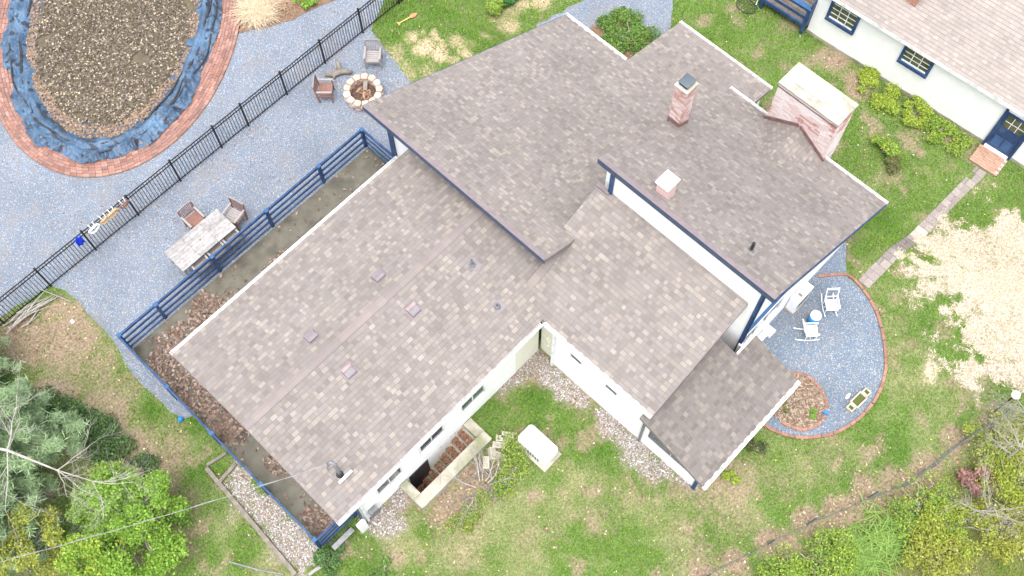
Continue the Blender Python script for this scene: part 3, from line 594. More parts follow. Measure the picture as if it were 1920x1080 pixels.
# roof vents, pipes and service mast
for i, (x, y) in enumerate(((6.64, 11.91), (4.07, 11.92), (6.61, 10.42), (4.1, 10.39))):
    s_ = 1 if y > YR else -1; z = ZR-PR1*abs(y-YR); n = 'low lilac grey box vent on the slope facing the '+('rail' if s_ > 0 else 'yard')
    v = part('roof_vent', M['ventm'], lambda b: b.add([(x-.17, y-.16, z+.02-s_*PR1*-.16*1), (x+.17, y-.16, z+.02+s_*PR1*.16), (x+.17, y+.16, z+.02-s_*PR1*.16), (x-.17, y+.16, z+.02-s_*PR1*.16),
                                                        (x-.15, y-.13, z+.10+s_*PR1*.13), (x+.15, y-.13, z+.10+s_*PR1*.13), (x+.15, y+.13, z+.10-s_*PR1*.13), (x-.15, y+.13, z+.10-s_*PR1*.13)],
                                                       [(4, 5, 6, 7), (0, 1, 5, 4), (1, 2, 6, 5), (2, 3, 7, 6), (3, 0, 4, 7)]), label=n)
    ys = y+s_*-.10
    part('vent_hood', M['ventd'] if s_ < 0 else M['mauve'], lambda b: b.bb(x-.155, x+.155, ys-.05, ys+.05, z+.10+PR1*.08, z+.125+PR1*.1), v)
    part('flange', M['mauve'], lambda b: b.prism([(x-.20, y-.21, s_*PR1*.21), (x+.22, y-.21, s_*PR1*.21), (x+.22, y+.21, -s_*PR1*.21), (x-.22, y+.21, -s_*PR1*.21)], z+.012, z+.018), v)
def pipe(x, y, z, h, r, mat, lab, fl=True):
    p = part('vent_pipe', mat, lambda b: b.tube([(x, y, z-.1), (x, y, z+h)], r, 14), label=lab, smooth=False)
    part('pipe_bore', M['dark'], lambda b: b.tube([(x, y, z+h-.02), (x, y, z+h+.003)], r*.7, 12), p)
    part('pipe_boot', M['grey'], lambda b: b.tube([(x, y, z-.02), (x, y, z+.03), (x, y, z+.09)], [r*2.2, r*2.0, r*1.15], 14), p)
    if fl: part('flange', M['ventm'], lambda b: b.prism([(x-.08, y-.2, -PR1*.2), (x+.2, y-.2, -PR1*.2), (x+.2, y+.14, PR1*.14), (x-.08, y+.14, PR1*.14)], z+.012, z+.018), p)
pipe(8.78, 10.24, 4.03, .32, .045, M['grey'], 'tall grey vent pipe near the ridge'); pipe(8.43, 8.91, 3.71, .1, .05, M['grey'], 'short grey vent boot near the valley'); pipe(13.64, 4.38, z4(13.64), .45, .05, M['dark'], 'black vent pipe on the highest slope', False)
ms = part('service_mast', M['grey'], lambda b: b.tube([(2.0, 8.6, 3.55), (2.02, 8.62, 3.95), (2.05, 8.70, 4.22), (2.02, 8.80, 4.30), (1.93, 8.84, 4.24)], [.05, .05, .05, .055, .06], 10), label='grey service mast with curved head', smooth=True)
part('mast_boot', M['dark'], lambda b: b.tube([(2.0, 8.6, 3.6), (2.0, 8.6, 3.72)], [.12, .07], 12), ms)
part('insulator', M['cable'], lambda b: [b.tube([(1.86-.02*i, 8.86, 4.2), (1.83-.02*i, 8.78-.1*i, 4.0)], .012, 6) for i in range(3)], ms)
part('pipe_offcut', M['whiteplastic'], lambda b: b.tube([(1.82, 8.43, 3.66), (2.3, 8.43, 3.66)], .045, 10), smooth=True, label='white pipe lying on the roof near the mast')
# chimneys
def bricks(b, x0, x1, y0, y1, z0, z1, cols, L=.205, hh=.065, mo=.01, dep=.02):
    k = 0; z = z0
    while z < z1-.03:
        h = min(hh, z1-z)
        for face in range(4):
            a0, a1 = (x0, x1) if face in (0, 2) else (y0, y1); a = a0-(L/2 if k % 2 else 0)
            while a < a1-.01:
                s0 = max(a, a0); s1 = min(a+L-mo, a1); a += L
                if s1-s0 < .02: continue
                c = cols(s0, z, face); pr = dep+random.uniform(-.003, .003)
                if face == 0: b.bb(s0, s1, y0-pr+.02, y0+.02, z, z+h, c)
                elif face == 2: b.bb(s0, s1, y1-.02, y1+pr-.02, z, z+h, c)
                elif face == 1: b.bb(x1-.02, x1+pr-.02, s0, s1, z, z+h, c)
                else: b.bb(x0-pr+.02, x0+.02, s0, s1, z, z+h, c)
        z += hh+mo; k += 1
def pink(s0, z, f):
    n = float(vnoise(s0*1.7+f*3, z*2.3, 1.1)); t = random.random()*.5+n*.6
    return (.60, .50, .475) if t > .62 else (.52, .38, .35) if t > .42 else (.42, .245, .21)
def washed(s0, z, f):
    n = float(vnoise(s0*1.3+f*5, z*1.9, 1.0)); t = random.random()*.35+n*.7
    return (.66, .60, .585) if t > .48 else (.60, .47, .455) if t > .3 else (.45, .24, .21)
X0, X1, Y0, Y1 = 16.16, 16.63, 8.78, 9.21
ch = bx('chimney', M['mortar'], X0+.005, X1-.005, Y0+.005, Y1-.005, 1.5, 6.25, label='tall narrow pink brick chimney with a dark metal cap')
part('brickwork', M['brick'], lambda b: bricks(b, X0, X1, Y0, Y1, 3.6, 6.25, pink), ch, kind='stuff')
bx('crown', M['crown'], X0-.03, X1+.03, Y0-.03, Y1+.03, 6.255, 6.31, ch, bevel=.01)
part('cap', M['dark'], lambda b: (b.bb(X0+.08, X1-.08, Y0+.07, Y1-.07, 6.31, 6.44)), ch)
part('cap_lid', M['glass'], lambda b: (b.bb(X0+.04, X1-.02, Y0+.03, Y1-.03, 6.44, 6.47)), ch, bevel=.01)
for (x, y, r_) in ((0, 0, 0),):
    part('base_flashing', M['maroon'], lambda b: (b.add([(X0-.012, Y0-.012, z4(X0)-.1), (X1+.012, Y0-.012, z4(X1)-.1), (X1+.012, Y0-.012, z4(X1)+.2), (X0-.012, Y0-.012, z4(X0)+.2)], [(0, 1, 2, 3)]),
                                                b.add([(X0-.012, Y0-.012, z4(X0)-.1), (X0-.012, Y0-.012, z4(X0)+.2), (X0-.012, Y1+.012, z4(X0)+.2), (X0-.012, Y1+.012, z4(X0)-.1)], [(0, 1, 2, 3)])), ch)
ch = bx('chimney', M['brick'], 13.08, 13.44, 6.93, 7.33, 6.0, 6.84, label='short pink boxed chimney with a square white lid')
ch.data.color_attributes['Col'].data.foreach_set('color', [.58, .42, .39, 1]*8)
bx('cap', M['whiteplastic'], 13.02, 13.55, 6.92, 7.38, 6.88, 6.94, ch, bevel=.02)
bx('neck', M['dark'], 13.1, 13.42, 6.96, 7.3, 6.84, 6.88, ch)
bx('base_trim', M['mauve'], 13.0, 13.07, 6.88, 7.38, 6.28, 6.44, ch)
X0, X1, Y0, Y1 = 19.5, 20.46, 5.36, 7.57
ch = bx('chimney', M['mortar'], X0+.005, X1-.005, Y0+.005, Y1-.005, -2, 4.48, label='wide whitewashed brick chimney with a white cover slab')
part('brickwork', M['brick'], lambda b: bricks(b, X0, X1, Y0, Y1, 1.8, 4.45, washed), ch, kind='stuff')
bx('drip_course', M['maroon'], X0-.012, X1+.012, Y0-.012, Y1+.012, 4.33, 4.38, ch)
bx('crown', M['crown'], X0-.035, X1+.035, Y0-.035, Y1+.035, 4.485, 4.57, ch, bevel=.015)
bx('cover_slab', M['whiteplastic'], 19.77, 20.34, 6.16, 7.4, 4.59, 4.66, ch, bevel=.01)
bx('flue_plate', M['crown'], 19.82, 20.08, 5.75, 5.98, 4.571, 4.59, ch)
part('base_flashing', M['maroon'], lambda b: (b.beam(Vector(CC)+Vector((-.02, 0, .04)), Vector(CB)+Vector((-.02, 0, .04)), .03, .24), b.beam(Vector(CB)+Vector((-.02, 0, .04)), Vector(CDv)+Vector((-.02, 0, .04)), .03, .24)), ch)
# service cable to the street
cb = MB(); pts = [Vector((1.9, 8.86, 4.22)).lerp(Vector((-15, 18.9, 4.9)), t/40)-Vector((0, 0, 1.1*4*(t/40)*(1-t/40))) for t in range(41)]
cb.tube(pts, .008, 6); cb.build('service_cable', M['cable'], label='pale service cable running from the roof mast over the garden', cat='cable')
cb = MB(); cb.tube([p+Vector((0.02*math.sin(i*1.9), .02*math.cos(i*1.9), .02)) for i, p in enumerate(pts)], .006, 5)
o = cb.build('cable_wrap', M['cable'], bpy.data.objects['service_cable'])

# ------------------------------------------------------------------ black picket fence
FY = 21.14
fence = empty('picket_fence', (5, FY, 0), label='long black metal picket fence across the gravel yard', cat='fence')
px_ = [-5.5, -3.67, -1.85, -.02, 1.81, 3.6, 5.42, 7.25, 8.47, 10.26, 12.09, 13.94, 15.77, 17.3]
pm_ = None; km_ = None
def child(mesh, name, parent, loc, rot=None):
    o = bpy.data.objects.new(name, mesh); COL.objects.link(o); o.parent = parent; o.location = Vector(loc)-hloc(parent)
    if rot: o.rotation_euler = rot
    return o
b = MB(); b.bb(-.03, .03, -.03, .03, -.05, 1.36); b.bb(-.038, .038, -.038, .038, 1.36, 1.385); pmesh = b.mesh('post'); pmesh.materials.append(M['black'])
b = MB(); b.bb(-.009, .009, -.009, .009, .04, 1.30); kmesh = b.mesh('picket'); kmesh.materials.append(M['black'])
for i, x in enumerate(px_):
    z = float(gz(x, FY)); child(pmesh, 'post', fence, (x, FY, z))
    if i == len(px_)-1: break
    x2 = px_[i+1]; z2_ = float(gz(x2, FY))
    for h, t in ((1.30, .03), (1.14, .03), (.12, .03)):
        b = MB(); b.beam((x+.03, FY, z+h), (x2-.03, FY, z2_+h), .028, t); b.build('rail', M['black'], fence)
    n = int(round((x2-x)/.1145))
    for k in range(1, n):
        t = k/n; child(kmesh, 'picket', fence, (x+(x2-x)*t, FY, z+(z2_-z)*t))
# things hung on it
def ring(cx, cz, rx, rz, r, mat, name, lab, cat, grp=None, y=FY-.06, white=None):
    b = MB(); pts = [(cx+rx*math.cos(a*math.pi/9), y+.02*math.sin(a*.9), cz+rz*math.sin(a*math.pi/9)) for a in range(19)]
    b.tube(pts, r, 8, cap=False); o = b.build(name, mat, smooth=True, label=lab, cat=cat, group=grp)
    b = MB(); b.tube([(cx-.06, y, cz+rz), (cx-.08, y+.04, 1.34), (cx-.08, y+.1, 1.34)], .014, 6); b.tube([(cx+.06, y, cz+rz), (cx+.08, y+.04, 1.34), (cx+.08, y+.1, 1.34)], .014, 6); b.build('strap', M['whiteplastic'], o)
ring(2.18, 1.1, .19, .12, .035, M['whiteplastic'], 'hanging_loop', 'white oval loop hung on the black fence, nearest the blue cloth', 'loop')
ring(2.62, 1.1, .15, .10, .035, M['tan'], 'hanging_loop', 'small tan loop on the black fence between a white loop and a wide tan one', 'loop')
ring(2.95, 1.12, .2, .11, .04, M['tan'], 'hanging_loop', 'wide tan loop in the middle of the row on the black fence', 'loop')
ring(3.42, 1.1, .17, .10, .035, M['redwood'], 'hanging_loop', 'reddish brown loop on the black fence, beside a post', 'loop')
b = MB(); n = 7
for i in range(n):
    for j in range(6): b.V.append((1.45+.26*i/(n-1), FY-.05-.035*math.sin(i*1.7+j*.5)-.02*j/5, 1.3-.45*j/5)); b.C.append((1, 1, 1))
b.F = [(i*6+j, i*6+j+1, i*6+j+7, i*6+j+6) for i in range(n-1) for j in range(5)]
o = b.build('cloth', M['bluecloth'], smooth=True, label='royal blue cloth draped over the black fence', cat='cloth'); m = o.modifiers.new('t', 'SOLIDIFY'); m.thickness = .008

# ------------------------------------------------------------------ blue railing round the slab
rail = empty('blue_railing', (4, 17.5, 0), label='navy blue wooden railing round the leaf strewn slab', cat='railing')
def rpost(x, y, z0=0):
    b = MB(); b.bb(x-.055, x+.055, y-.055, y+.055, z0, 1.08); p = b.build('post', M['blue'], rail, bevel=.006)
    b = MB(); b.bb(x-.07, x+.07, y-.07, y+.07, 1.081, 1.115); b.build('post_cap', M['bluetop'], p, bevel=.006)
NWp = [.42, 1.86, 4.16, 6.45, 8.76, 10.72]; SWp = [15.16, 13.05, 10.82, 8.48]
for x in NWp: rpost(x, 17.55)
for y in SWp: rpost(.38, y)
rpost(1.72, 8.42)
def rrun(p, q):
    for h, t in ((.08, .04), (.38, .09), (.71, .09), (1.03, .09)):
        b = MB(); b.beam((*p, h), (*q, h), .04, t); r_ = b.build('rail', M['blue'], rail)
        if h > 1:
            b = MB(); b.beam((*p, h+.075), (*q, h+.075), .065, .02); b.build('cap_rail', M['blue'], r_)
for i in range(len(NWp)-1): rrun((NWp[i]+.056, 17.55), (NWp[i+1]-.056, 17.55))
ys = [17.55]+SWp
for i in range(len(ys)-1): rrun((.38, ys[i]-.056), (.38, ys[i+1]+.056))
rrun((.436, 8.42), (1.664, 8.42)); rrun((10.74, 17.494), (10.74, 15.72)); rpost(10.74, 15.66)


# ------------------------------------------------------------------ garden furniture
def armchair(wood, arm, name, **kw):
    r_ = empty(name, (0, 0, 0), **kw)
    for i in range(6): x = -.2+.08*i; b = MB(); b.bb(-.25, .25, x-.035, x+.035, .40, .425); b.build('seat_slat', wood, r_)
    for sx in (-.27, .27):
        b = MB(); b.bb(sx-.022, sx+.022, .2, .245, 0, .6); b.build('leg', wood, r_)
        b = MB(); b.beam((sx, -.24, 0), (sx, -.33, .92), .045, .05, (0, 1, 0)); b.build('leg', wood, r_)
        b = MB(); b.bb(sx-.035, sx+.035, -.28, .27, .60, .63); b.build('armrest', arm, r_, bevel=.006)
        b = MB(); b.bb(sx-.015, sx+.015, -.22, .2, .33, .39); b.build('side_rail', wood, r_)
    b = MB(); n = 8
    for i in range(n):
        a = -.27+.54*i/n; c = -.27+.54*(i+1)/n; z1 = .90+.05*math.cos(a*5); z2 = .90+.05*math.cos(c*5); b.beam((a, -.33, z1), (c, -.33, z2), .03, .06)
    b.build('top_rail', arm, r_)
    b = MB(); b.bb(-.25, .25, -.30, -.27, .46, .50); b.build('lower_rail', wood, r_)
    for i in range(9): x = -.22+.055*i; b = MB(); b.beam((x, -.285, .48), (x, -.33, .9), .025, .012, (0, 1, 0)); b.build('back_slat', wood, r_)
    b = MB(); b.bb(-.25, .25, .205, .235, .33, .39); b.build('apron', wood, r_)
    return r_
G1 = 'wooden garden armchairs'
def put(o, x, y, rz, z=.02): o.location = (x, y, z); o.rotation_euler = (0, 0, rz); return o
ca = put(armchair(M['redwood'], M['wood'], 'armchair', label='brown wooden armchair at the middle of the long table side', cat='chair', group=G1), 4.72, 19.38, math.pi)
cb_ = put(copy_tree(ca), 5.72, 18.55, math.pi/2+.25); cb_['label'] = 'pale wooden armchair at the short end of the long table'
for c in cb_.children:
    if c.name.startswith('seat'): c.data = c.data.copy(); c.data.materials[0] = M['wood']
c3 = put(copy_tree(ca), 11.2, 20.05, math.pi/2+2.2+math.pi*.62); c3['label'] = 'reddish brown wooden armchair left of the stone fire pit'
c3.rotation_euler.z = math.atan2(19.1-20.05, 12.1-11.2)-math.pi/2
c4 = put(armchair(M['wood'], M['wood'], 'armchair', label='bleached grey wooden armchair between the fire pit and the lawn', cat='chair', group=G1), 13.3, 19.85, math.atan2(-.9, -1.0)-math.pi/2)
for x, lab in ((5.12, 'pale wooden armchair seen through the railing, nearest the table end with a chair'), (4.48, 'wooden armchair behind the railing, middle of the three along the table'), (3.82, 'wooden armchair behind the railing, farthest from the fire pit')):
    c = put(copy_tree(c4), x, 17.98, random.uniform(-.08, .08)); c['label'] = lab
tb = empty('dining_table', (4.33, 18.48, .02), label='long bleached plank dining table beside the blue railing', cat='table')
gp = [(0.288, 0.274, 0.266), (0.252, 0.238, 0.234), (0.31, 0.295, 0.288), (0.23, 0.223, 0.216), (0.302, 0.288, 0.284), (0.266, 0.256, 0.256)]
for sct in range(3):
    for k in range(8):
        xa = 3.22+.742*sct; b = MB(); b.bb(xa+.004, xa+.738, 17.99+.124*k, 17.99+.124*k+.119, .735+random.uniform(0, .003), .765, random.choice(gp)); b.build('plank', M['plank'], tb)
for x in (3.3, 5.37):
    for y in (18.07, 18.9): b = MB(); b.bb(x-.035, x+.035, y-.035, y+.035, 0.02, .70); b.build('leg', M['wood'], tb)
b = MB(); b.bb(3.3, 5.37, 18.05, 18.08, .64, .73); b.bb(3.3, 5.37, 18.88, 18.91, .64, .73); b.build('apron', M['wood'], tb)
b = MB(); b.tube([(4.33, 18.48, .7655), (4.33, 18.48, .768)], .025, 12); b.build('umbrella_hole', M['dark'], tb)

# fire pit
fp = empty('fire_pit', (12.1, 19.1, .02), label='round fire pit of pale pink stone blocks full of charred wood', cat='fire pit')
for crs in range(3):
    n = 13; r0, r1 = .47, .70
    for i in range(n):
        a0 = 2*math.pi*(i+.5*(crs % 2))/n+.015; a1 = a0+2*math.pi/n-.03; z0 = .02+crs*.135; z1 = z0+.13+random.uniform(-.006, .008)
        rr = r1+random.uniform(-.02, .02); am_ = (a0+a1)/2; b = MB()
        pl = [(r0*math.cos(a0), r0*math.sin(a0)), ((rr-.04)*math.cos(a0+.02), (rr-.04)*math.sin(a0+.02)), (rr*math.cos(am_), rr*math.sin(am_)), ((rr-.04)*math.cos(a1-.02), (rr-.04)*math.sin(a1-.02)), (r0*math.cos(a1), r0*math.sin(a1))]
        t = random.random(); col = (.52, .42, .35) if t > .35 else (.46, .33, .26)
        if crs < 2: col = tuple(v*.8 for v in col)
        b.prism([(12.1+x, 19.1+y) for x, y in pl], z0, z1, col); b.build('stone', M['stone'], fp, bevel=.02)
b = MB(); b.tube([(12.1, 19.1, .03), (12.1, 19.1, .14)], .465, 20); b.build('ash_bed', M['charcoal'], fp)
for i in range(16):
    a = random.uniform(0, 6.28); r_ = random.uniform(.05, .3); h = random.uniform(.1, .19); x, y = 12.1+r_*math.cos(a), 19.1+r_*math.sin(a); b_ = random.uniform(0, 3.14)
    b = MB(); b.tube([(x-.13*math.cos(b_), y-.13*math.sin(b_), h), (x, y, h+.03), (x+.13*math.cos(b_), y+.13*math.sin(b_), h)], [.03, .04, .03], 6, (.2, .12, .09) if i % 3 else (.36, .24, .13)); b.build('charred_log', M['stone'], fp)
b = MB(); b.beam((12.2, 19.12, .26), (12.45, 19.34, .36), .15, .03); b.build('board', M['timber'], label='grey board leaning inside the stone fire pit', cat='board')
b = MB(); b.tube([(11.72, 20.72, .12), (11.95, 20.5, .12), (12.2, 20.4, .14), (12.45, 20.1, .13)], [.06, .11, .12, .07], 9); b.tube([(12.15, 20.42, .16), (12.3, 20.62, .28), (12.33, 20.75, .4)], [.09, .07, .03], 8); b.tube([(11.95, 20.5, .12), (11.82, 20.35, .15)], [.06, .03], 7)
b.build('driftwood_log', M['timber'], smooth=True, label='pale driftwood log on the gravel beside the fire pit', cat='log')
# shovel
sh = empty('shovel', (15.4, 20.4, .03), label='orange bladed shovel with yellow handle lying on the lawn', cat='shovel')
z = float(gz(15.5, 20.4))+.06
b = MB(); b.tube([(15.12, 20.46, z), (15.62, 20.36, z)], .022, 8); b.build('handle', M['yellow'], sh); b = MB(); b.tube([(15.09, 20.38, z), (15.11, 20.54, z)], .025, 8); b.build('grip', M['yellow'], sh)
b = MB(); b.prism([(15.6, 20.29), (15.63, 20.44), (15.78, 20.42), (15.9, 20.30), (15.76, 20.25)], z-.02, z+.012); b.build('blade', M['orange'], sh, bevel=.008)

# ------------------------------------------------------------------ basement stairwell, blocks, generator
well = empty('basement_stairwell', (4.7, 7.5, 0), label='concrete basement stairwell with leaf covered steps along the white wall', cat='stairwell')
b = MB(); b.bb(3.22, 6.2, 7.06, 7.43, -1.95, .26); b.build('retaining_wall', M['concrete'], well, bevel=.02); b = MB(); b.bb(3.22, 3.52, 7.431, 8.05, -1.95, .24); b.build('retaining_wall', M['concrete'], well, bevel=.02)
b = MB(); b.bb(5.93, 6.25, 7.431, 8.05, -.5, .05); b.build('sill', M['concrete'], well, bevel=.015)
for i in range(7):
    x1 = 5.929-.275*i; b = MB(); b.bb(x1-.275, x1, 7.431, 8.06, -1.95, -.2*(i+1)); st_ = b.build('step', M['concrete'], well)
b = MB(); b.bb(3.521, 4.0, 7.431, 8.06, -1.95, -1.62); b.build('landing', M['concrete'], well)
def block(x, y, rz, z=.03, lab='', col=None, tilt=0, d=(.38, .19, .18)):
    o = empty('concrete_block', (x, y, z), rz, label=lab, cat='block', group='loose concrete blocks'); o.rotation_euler = (tilt, 0, rz)
    b = MB(); L, W_, H_ = d; b.bb(-L/2, L/2, -W_/2, -W_/2+.045, 0, H_); b.bb(-L/2, L/2, W_/2-.045, W_/2, 0, H_)
    for c in (-L/2, -.025, L/2-.045): b.bb(c, c+.045+(.005 if c == -.025 else 0), -W_/2+.045, W_/2-.045, 0, H_)
    b.bb(-L/2+.04, L/2-.04, -W_/2+.04, W_/2-.04, .01, H_-.035); b.build('shell', M['concrete'] if not col else col, o, world=False)
block(5.84, 6.78, .9, lab='grey concrete block lying nearest the stair wall', tilt=.5)
block(6.2, 6.78, 2.2, lab='tan concrete block in the middle of the loose heap'); block(6.42, 6.85, 2.3, .03, 'grey concrete block in the loose heap, second nearest the white generator', M['concrete'])
block(6.62, 6.80, 2.2, .03, 'pale concrete block at the generator end of the heap', M['concrete']); block(5.95, 6.5, 1.9, .03, 'mossy concrete block at the front of the heap', tilt=.2); block(5.55, 6.68, .75, .02, 'concrete block half buried in leaves beside the stair wall')
gen = empty('generator', (7.0, 5.88, 0), label='white rounded standby generator cabinet on the lawn', cat='generator')
import bmesh
def rounded(name, x0, x1, y0, y1, z0, z1, r_, mat, parent, taper=0, seg=4):
    bm = bmesh.new(); bmesh.ops.create_cube(bm, size=1)
    off = hloc(parent) if parent else Vector((0, 0, 0))
    for v in bm.verts: v.co = Vector((x0+(v.co.x+.5)*(x1-x0), y0+(v.co.y+.5)*(y1-y0), z0+(v.co.z+.5)*(z1-z0)))-off
    if taper:
        for v in bm.verts:
            if v.co.z > (z0+z1)/2-off.z: v.co.x += taper*(1 if v.co.x < (x0+x1)/2-off.x else -1); v.co.y += taper*(1 if v.co.y < (y0+y1)/2-off.y else -1)
    bmesh.ops.bevel(bm, geom=bm.edges[:]+bm.verts[:], offset=r_, segments=seg, affect='EDGES', profile=.5)
    me = bpy.data.meshes.new(name); bm.to_mesh(me); bm.free(); me.materials.append(mat); me.polygons.foreach_set('use_smooth', [True]*len(me.polygons))
    at = me.color_attributes.new('Col', 'FLOAT_COLOR', 'POINT')
    o = bpy.data.objects.new(name, me); COL.objects.link(o)
    if parent: o.parent = parent
    return o
rounded('hood', 6.62, 7.31, 5.26, 6.48, .42, .76, .13, M['whiteplastic'], gen, .03); rounded('cabinet', 6.66, 7.27, 5.30, 6.44, .05, .46, .03, M['whiteplastic'], gen)
b = MB(); b.bb(6.58, 7.35, 5.22, 6.52, -.02, .05); b.build('pad', M['concrete'], gen)
b = MB()
for k in range(6): b.bb(6.652, 6.662, 5.55+.1*k, 5.61+.1*k, .15, .4)
b.build('louvre', M['grey'], gen)
# corrugated window well below the railing corner
ww = empty('window_well', (1.0, 8.1, 0), label='grey corrugated metal window well below the railing corner', cat='window well')
b = MB(); n = 26
for i in range(n):
    t = i/(n-1); x = .62+.75*t; y = 8.30-.16*math.sin(math.pi*t)+(.012 if i % 2 else -.012)
    b.V += [(x, y, -.1), (x, y, .42)]; b.C += [(1, 1, 1)]*2
b.F = [(2*i, 2*i+2, 2*i+3, 2*i+1) for i in range(n-1)]; b.build('panel', M['grey'], ww)
b = MB(); b.beam((.6, 8.07, .43), (1.38, 8.07, .43), .16, .02); b.build('rim', M['grey'], ww)
# white pier and brackets at the house corner
b = MB(); b.bb(1.5, 1.78, 7.86, 8.02, 0, .75); b.build('meter_box', M['whiteplastic'], label='white box standing at the house corner by the window well', cat='box', bevel=.01)
b = MB(); b.bb(2.02, 2.3, 7.9, 8.05, .3, .75); b.build('utility_box', M['grey'], label='pale grey utility box on the white wall beside the downspout', cat='box', bevel=.01)
# edging timbers
def timber(p, q, w_, h, lab, mat=None):
    b = MB(); b.beam((*p, h/2), (*q, h/2), w_, h); b.build('edging_timber', mat or M['timber'], label=lab, cat='timber', group='timbers edging the white stone bed', bevel=.008)
timber((-.42, 12.74), (-.66, 8.4), .13, .14, 'long grey timber edging the white stone bed'); timber((-.36, 12.8), (.3, 12.66), .09, .1, 'short brown timber closing the far end of the stone bed')
timber((-.55, 12.1), (.28, 12.2), .11, .12, 'grey timber lying across the white stone bed'); timber((-.40, 8.12), (.72, 7.9), .10, .1, 'pale plank at the near corner of the white stone bed', M['wood'])
b = MB(); b.tube([(.02, 14.5, .02+.09*(1-math.cos(math.pi*i/8))) for i in range(9)], [max(.012, .09*math.sin(math.pi*i/8)) for i in range(9)], 14); b.build('blue_ball', M['brightblue'], smooth=True, label='bright blue plastic ball outside the railing', cat='ball')
b = MB(); b.bb(-.35, -.25, 19.55, 19.68, .0, .05); b.build('paper_scrap', M['whiteplastic'], label='white scrap lying on the bare soil near the stick pile', cat='litter')

# ------------------------------------------------------------------ round gravel patio: edging, rockers, planter
def arc_bricks(poly, name, lab, closed=False, L=.2, w_=.09, h=.07, step=.205):
    r_ = tag(bpy.data.objects.new(name, None), kind='structure'); COL.objects.link(r_); r_.location = (poly[0][0], poly[0][1], 0)
    pts = [Vector(p) for p in poly]; 
    # smooth resample
    S_ = []
    for i in range(len(pts)-1):
        p0 = pts[max(i-1, 0)]; p1 = pts[i]; p2 = pts[i+1]; p3 = pts[min(i+2, len(pts)-1)]
        for k in range(20):
            t = k/20; S_.append(.5*((2*p1)+(p2-p0)*t+(2*p0-5*p1+4*p2-p3)*t*t+(3*p1-p0-3*p2+p3)*t**3))
    d = 0; last = S_[0]; nextd = .1
    b = MB(); b.bb(-L/2, L/2, -w_/2, w_/2, 0, h); me = b.mesh('brick'); me.materials.append(M['redbrick_piece'])
    for i in range(1, len(S_)):
        d += (S_[i]-S_[i-1]).length
        if d >= nextd:
            nextd += step; e = S_[i]-S_[i-1]; o = bpy.data.objects.new('brick', me); COL.objects.link(o); o.parent = r_
            o.location = Vector((S_[i].x, S_[i].y, float(gz(S_[i].x, S_[i].y))+random.uniform(-.008, .012)))-r_.location
            o.rotation_euler = (random.uniform(-.05, .05), 0, math.atan2(e.y, e.x)+random.uniform(-.05, .05)); k = random.uniform(.8, 1.2)
            o.color = (.27*k, .145*k, .11*k, 1)
    return r_
arc_bricks([(17.5, 3.2), (17.8, 2.95), (18.05, 2.72), (18.22, 2.45), (18.16, 1.96), (17.84, 1.17), (17.26, .43), (16.58, -.16), (16.02, -.47), (15.34, -.65), (14.51, -.65), (13.71, -.43), (13.13, -.06), (12.68, .41), (12.39, 1.01), (12.35, 1.3)], 'patio_edging', '')
arc_bricks([(14.2, 1.75), (14.42, 1.55), (14.52, 1.25), (14.5, .92), (14.38, .6), (14.15, .32), (13.77, .14), (13.4, .17), (13.02, .38), (12.83, .74), (12.76, 1.06)], 'bed_edging', '', step=.17, L=.16)
def rocker(name, **kw):
    r_ = empty(name, (0, 0, 0), **kw); wm = M['whiteplastic']
    for i in range(5): y = -.2+.1*i; b = MB(); b.bb(-.24, .24, y-.042, y+.042, .40+.02*i/4, .42+.02*i/4); b.build('seat_slat', wm, r_)
    for sx in (-.24, .24):
        b = MB(); b.tube([(sx, -.2, .38), (sx, -.32, .75), (sx, -.46, 1.08)], .02, 6); b.build('back_post', wm, r_)
        b = MB(); b.tube([(sx, .36, .12), (sx, .1, .03), (sx, -.2, .03), (sx, -.5, .12), (sx, -.62, .2)], .022, 6); b.build('rocker_rail', wm, r_)
        for (a, c) in ((.2, .06), (-.2, .05)): b = MB(); b.tube([(sx, a, c), (sx, a, .62 if a > 0 else .42)], .02, 6); b.build('leg', wm, r_)
        b = MB(); b.bb(sx-.03, sx+.03, -.28, .26, .62, .645); b.build('armrest', wm, r_)
    for (z, w_) in ((1.02, .14), (.62, .06)):
        b = MB(); y = -.2-.26*(z-.38)/.7; b.beam((-.24, y, z), (.24, y, z), .02, w_); b.build('back_rail', wm, r_)
    b = MB(); b.tube([(-.24, -.02, .2), (.24, -.02, .2)], .015, 6); b.build('stretcher', wm, r_)
    return r_
GR = 'white rocking chairs on the gravel patio'
k1 = rocker('rocking_chair', label='white rocking chair with its back to the house, left of the blue tub', cat='chair', group=GR); put(k1, 15.66, 2.16, -math.pi*.75); k1.scale = (.8, .8, .8)
k2 = copy_tree(k1); k2['label'] = 'white rocking chair on the lawn side of the blue tub'; put(k2, 16.82, 2.24, math.pi*.76); k2.scale = (.8, .8, .8)
tub = empty('tub_table', (16.08, 2.36, .02), label='blue metal tub with a round white lid between the rocking chairs', cat='tub')
b = MB(); b.tube([(16.08, 2.36, .02), (16.08, 2.36, .3), (16.08, 2.36, .56)], [.16, .175, .18], 22); b.build('tub', M['bluecan'], tub, smooth=True); b = MB(); b.tube([(16.08, 2.36, .562), (16.08, 2.36, .59)], .175, 26); b.build('lid', M['whiteplastic'], tub)
plr = empty('block_planter', (14.93, -.29, 0), -.07, label='hollow concrete block planter with moss on the round patio', cat='planter')
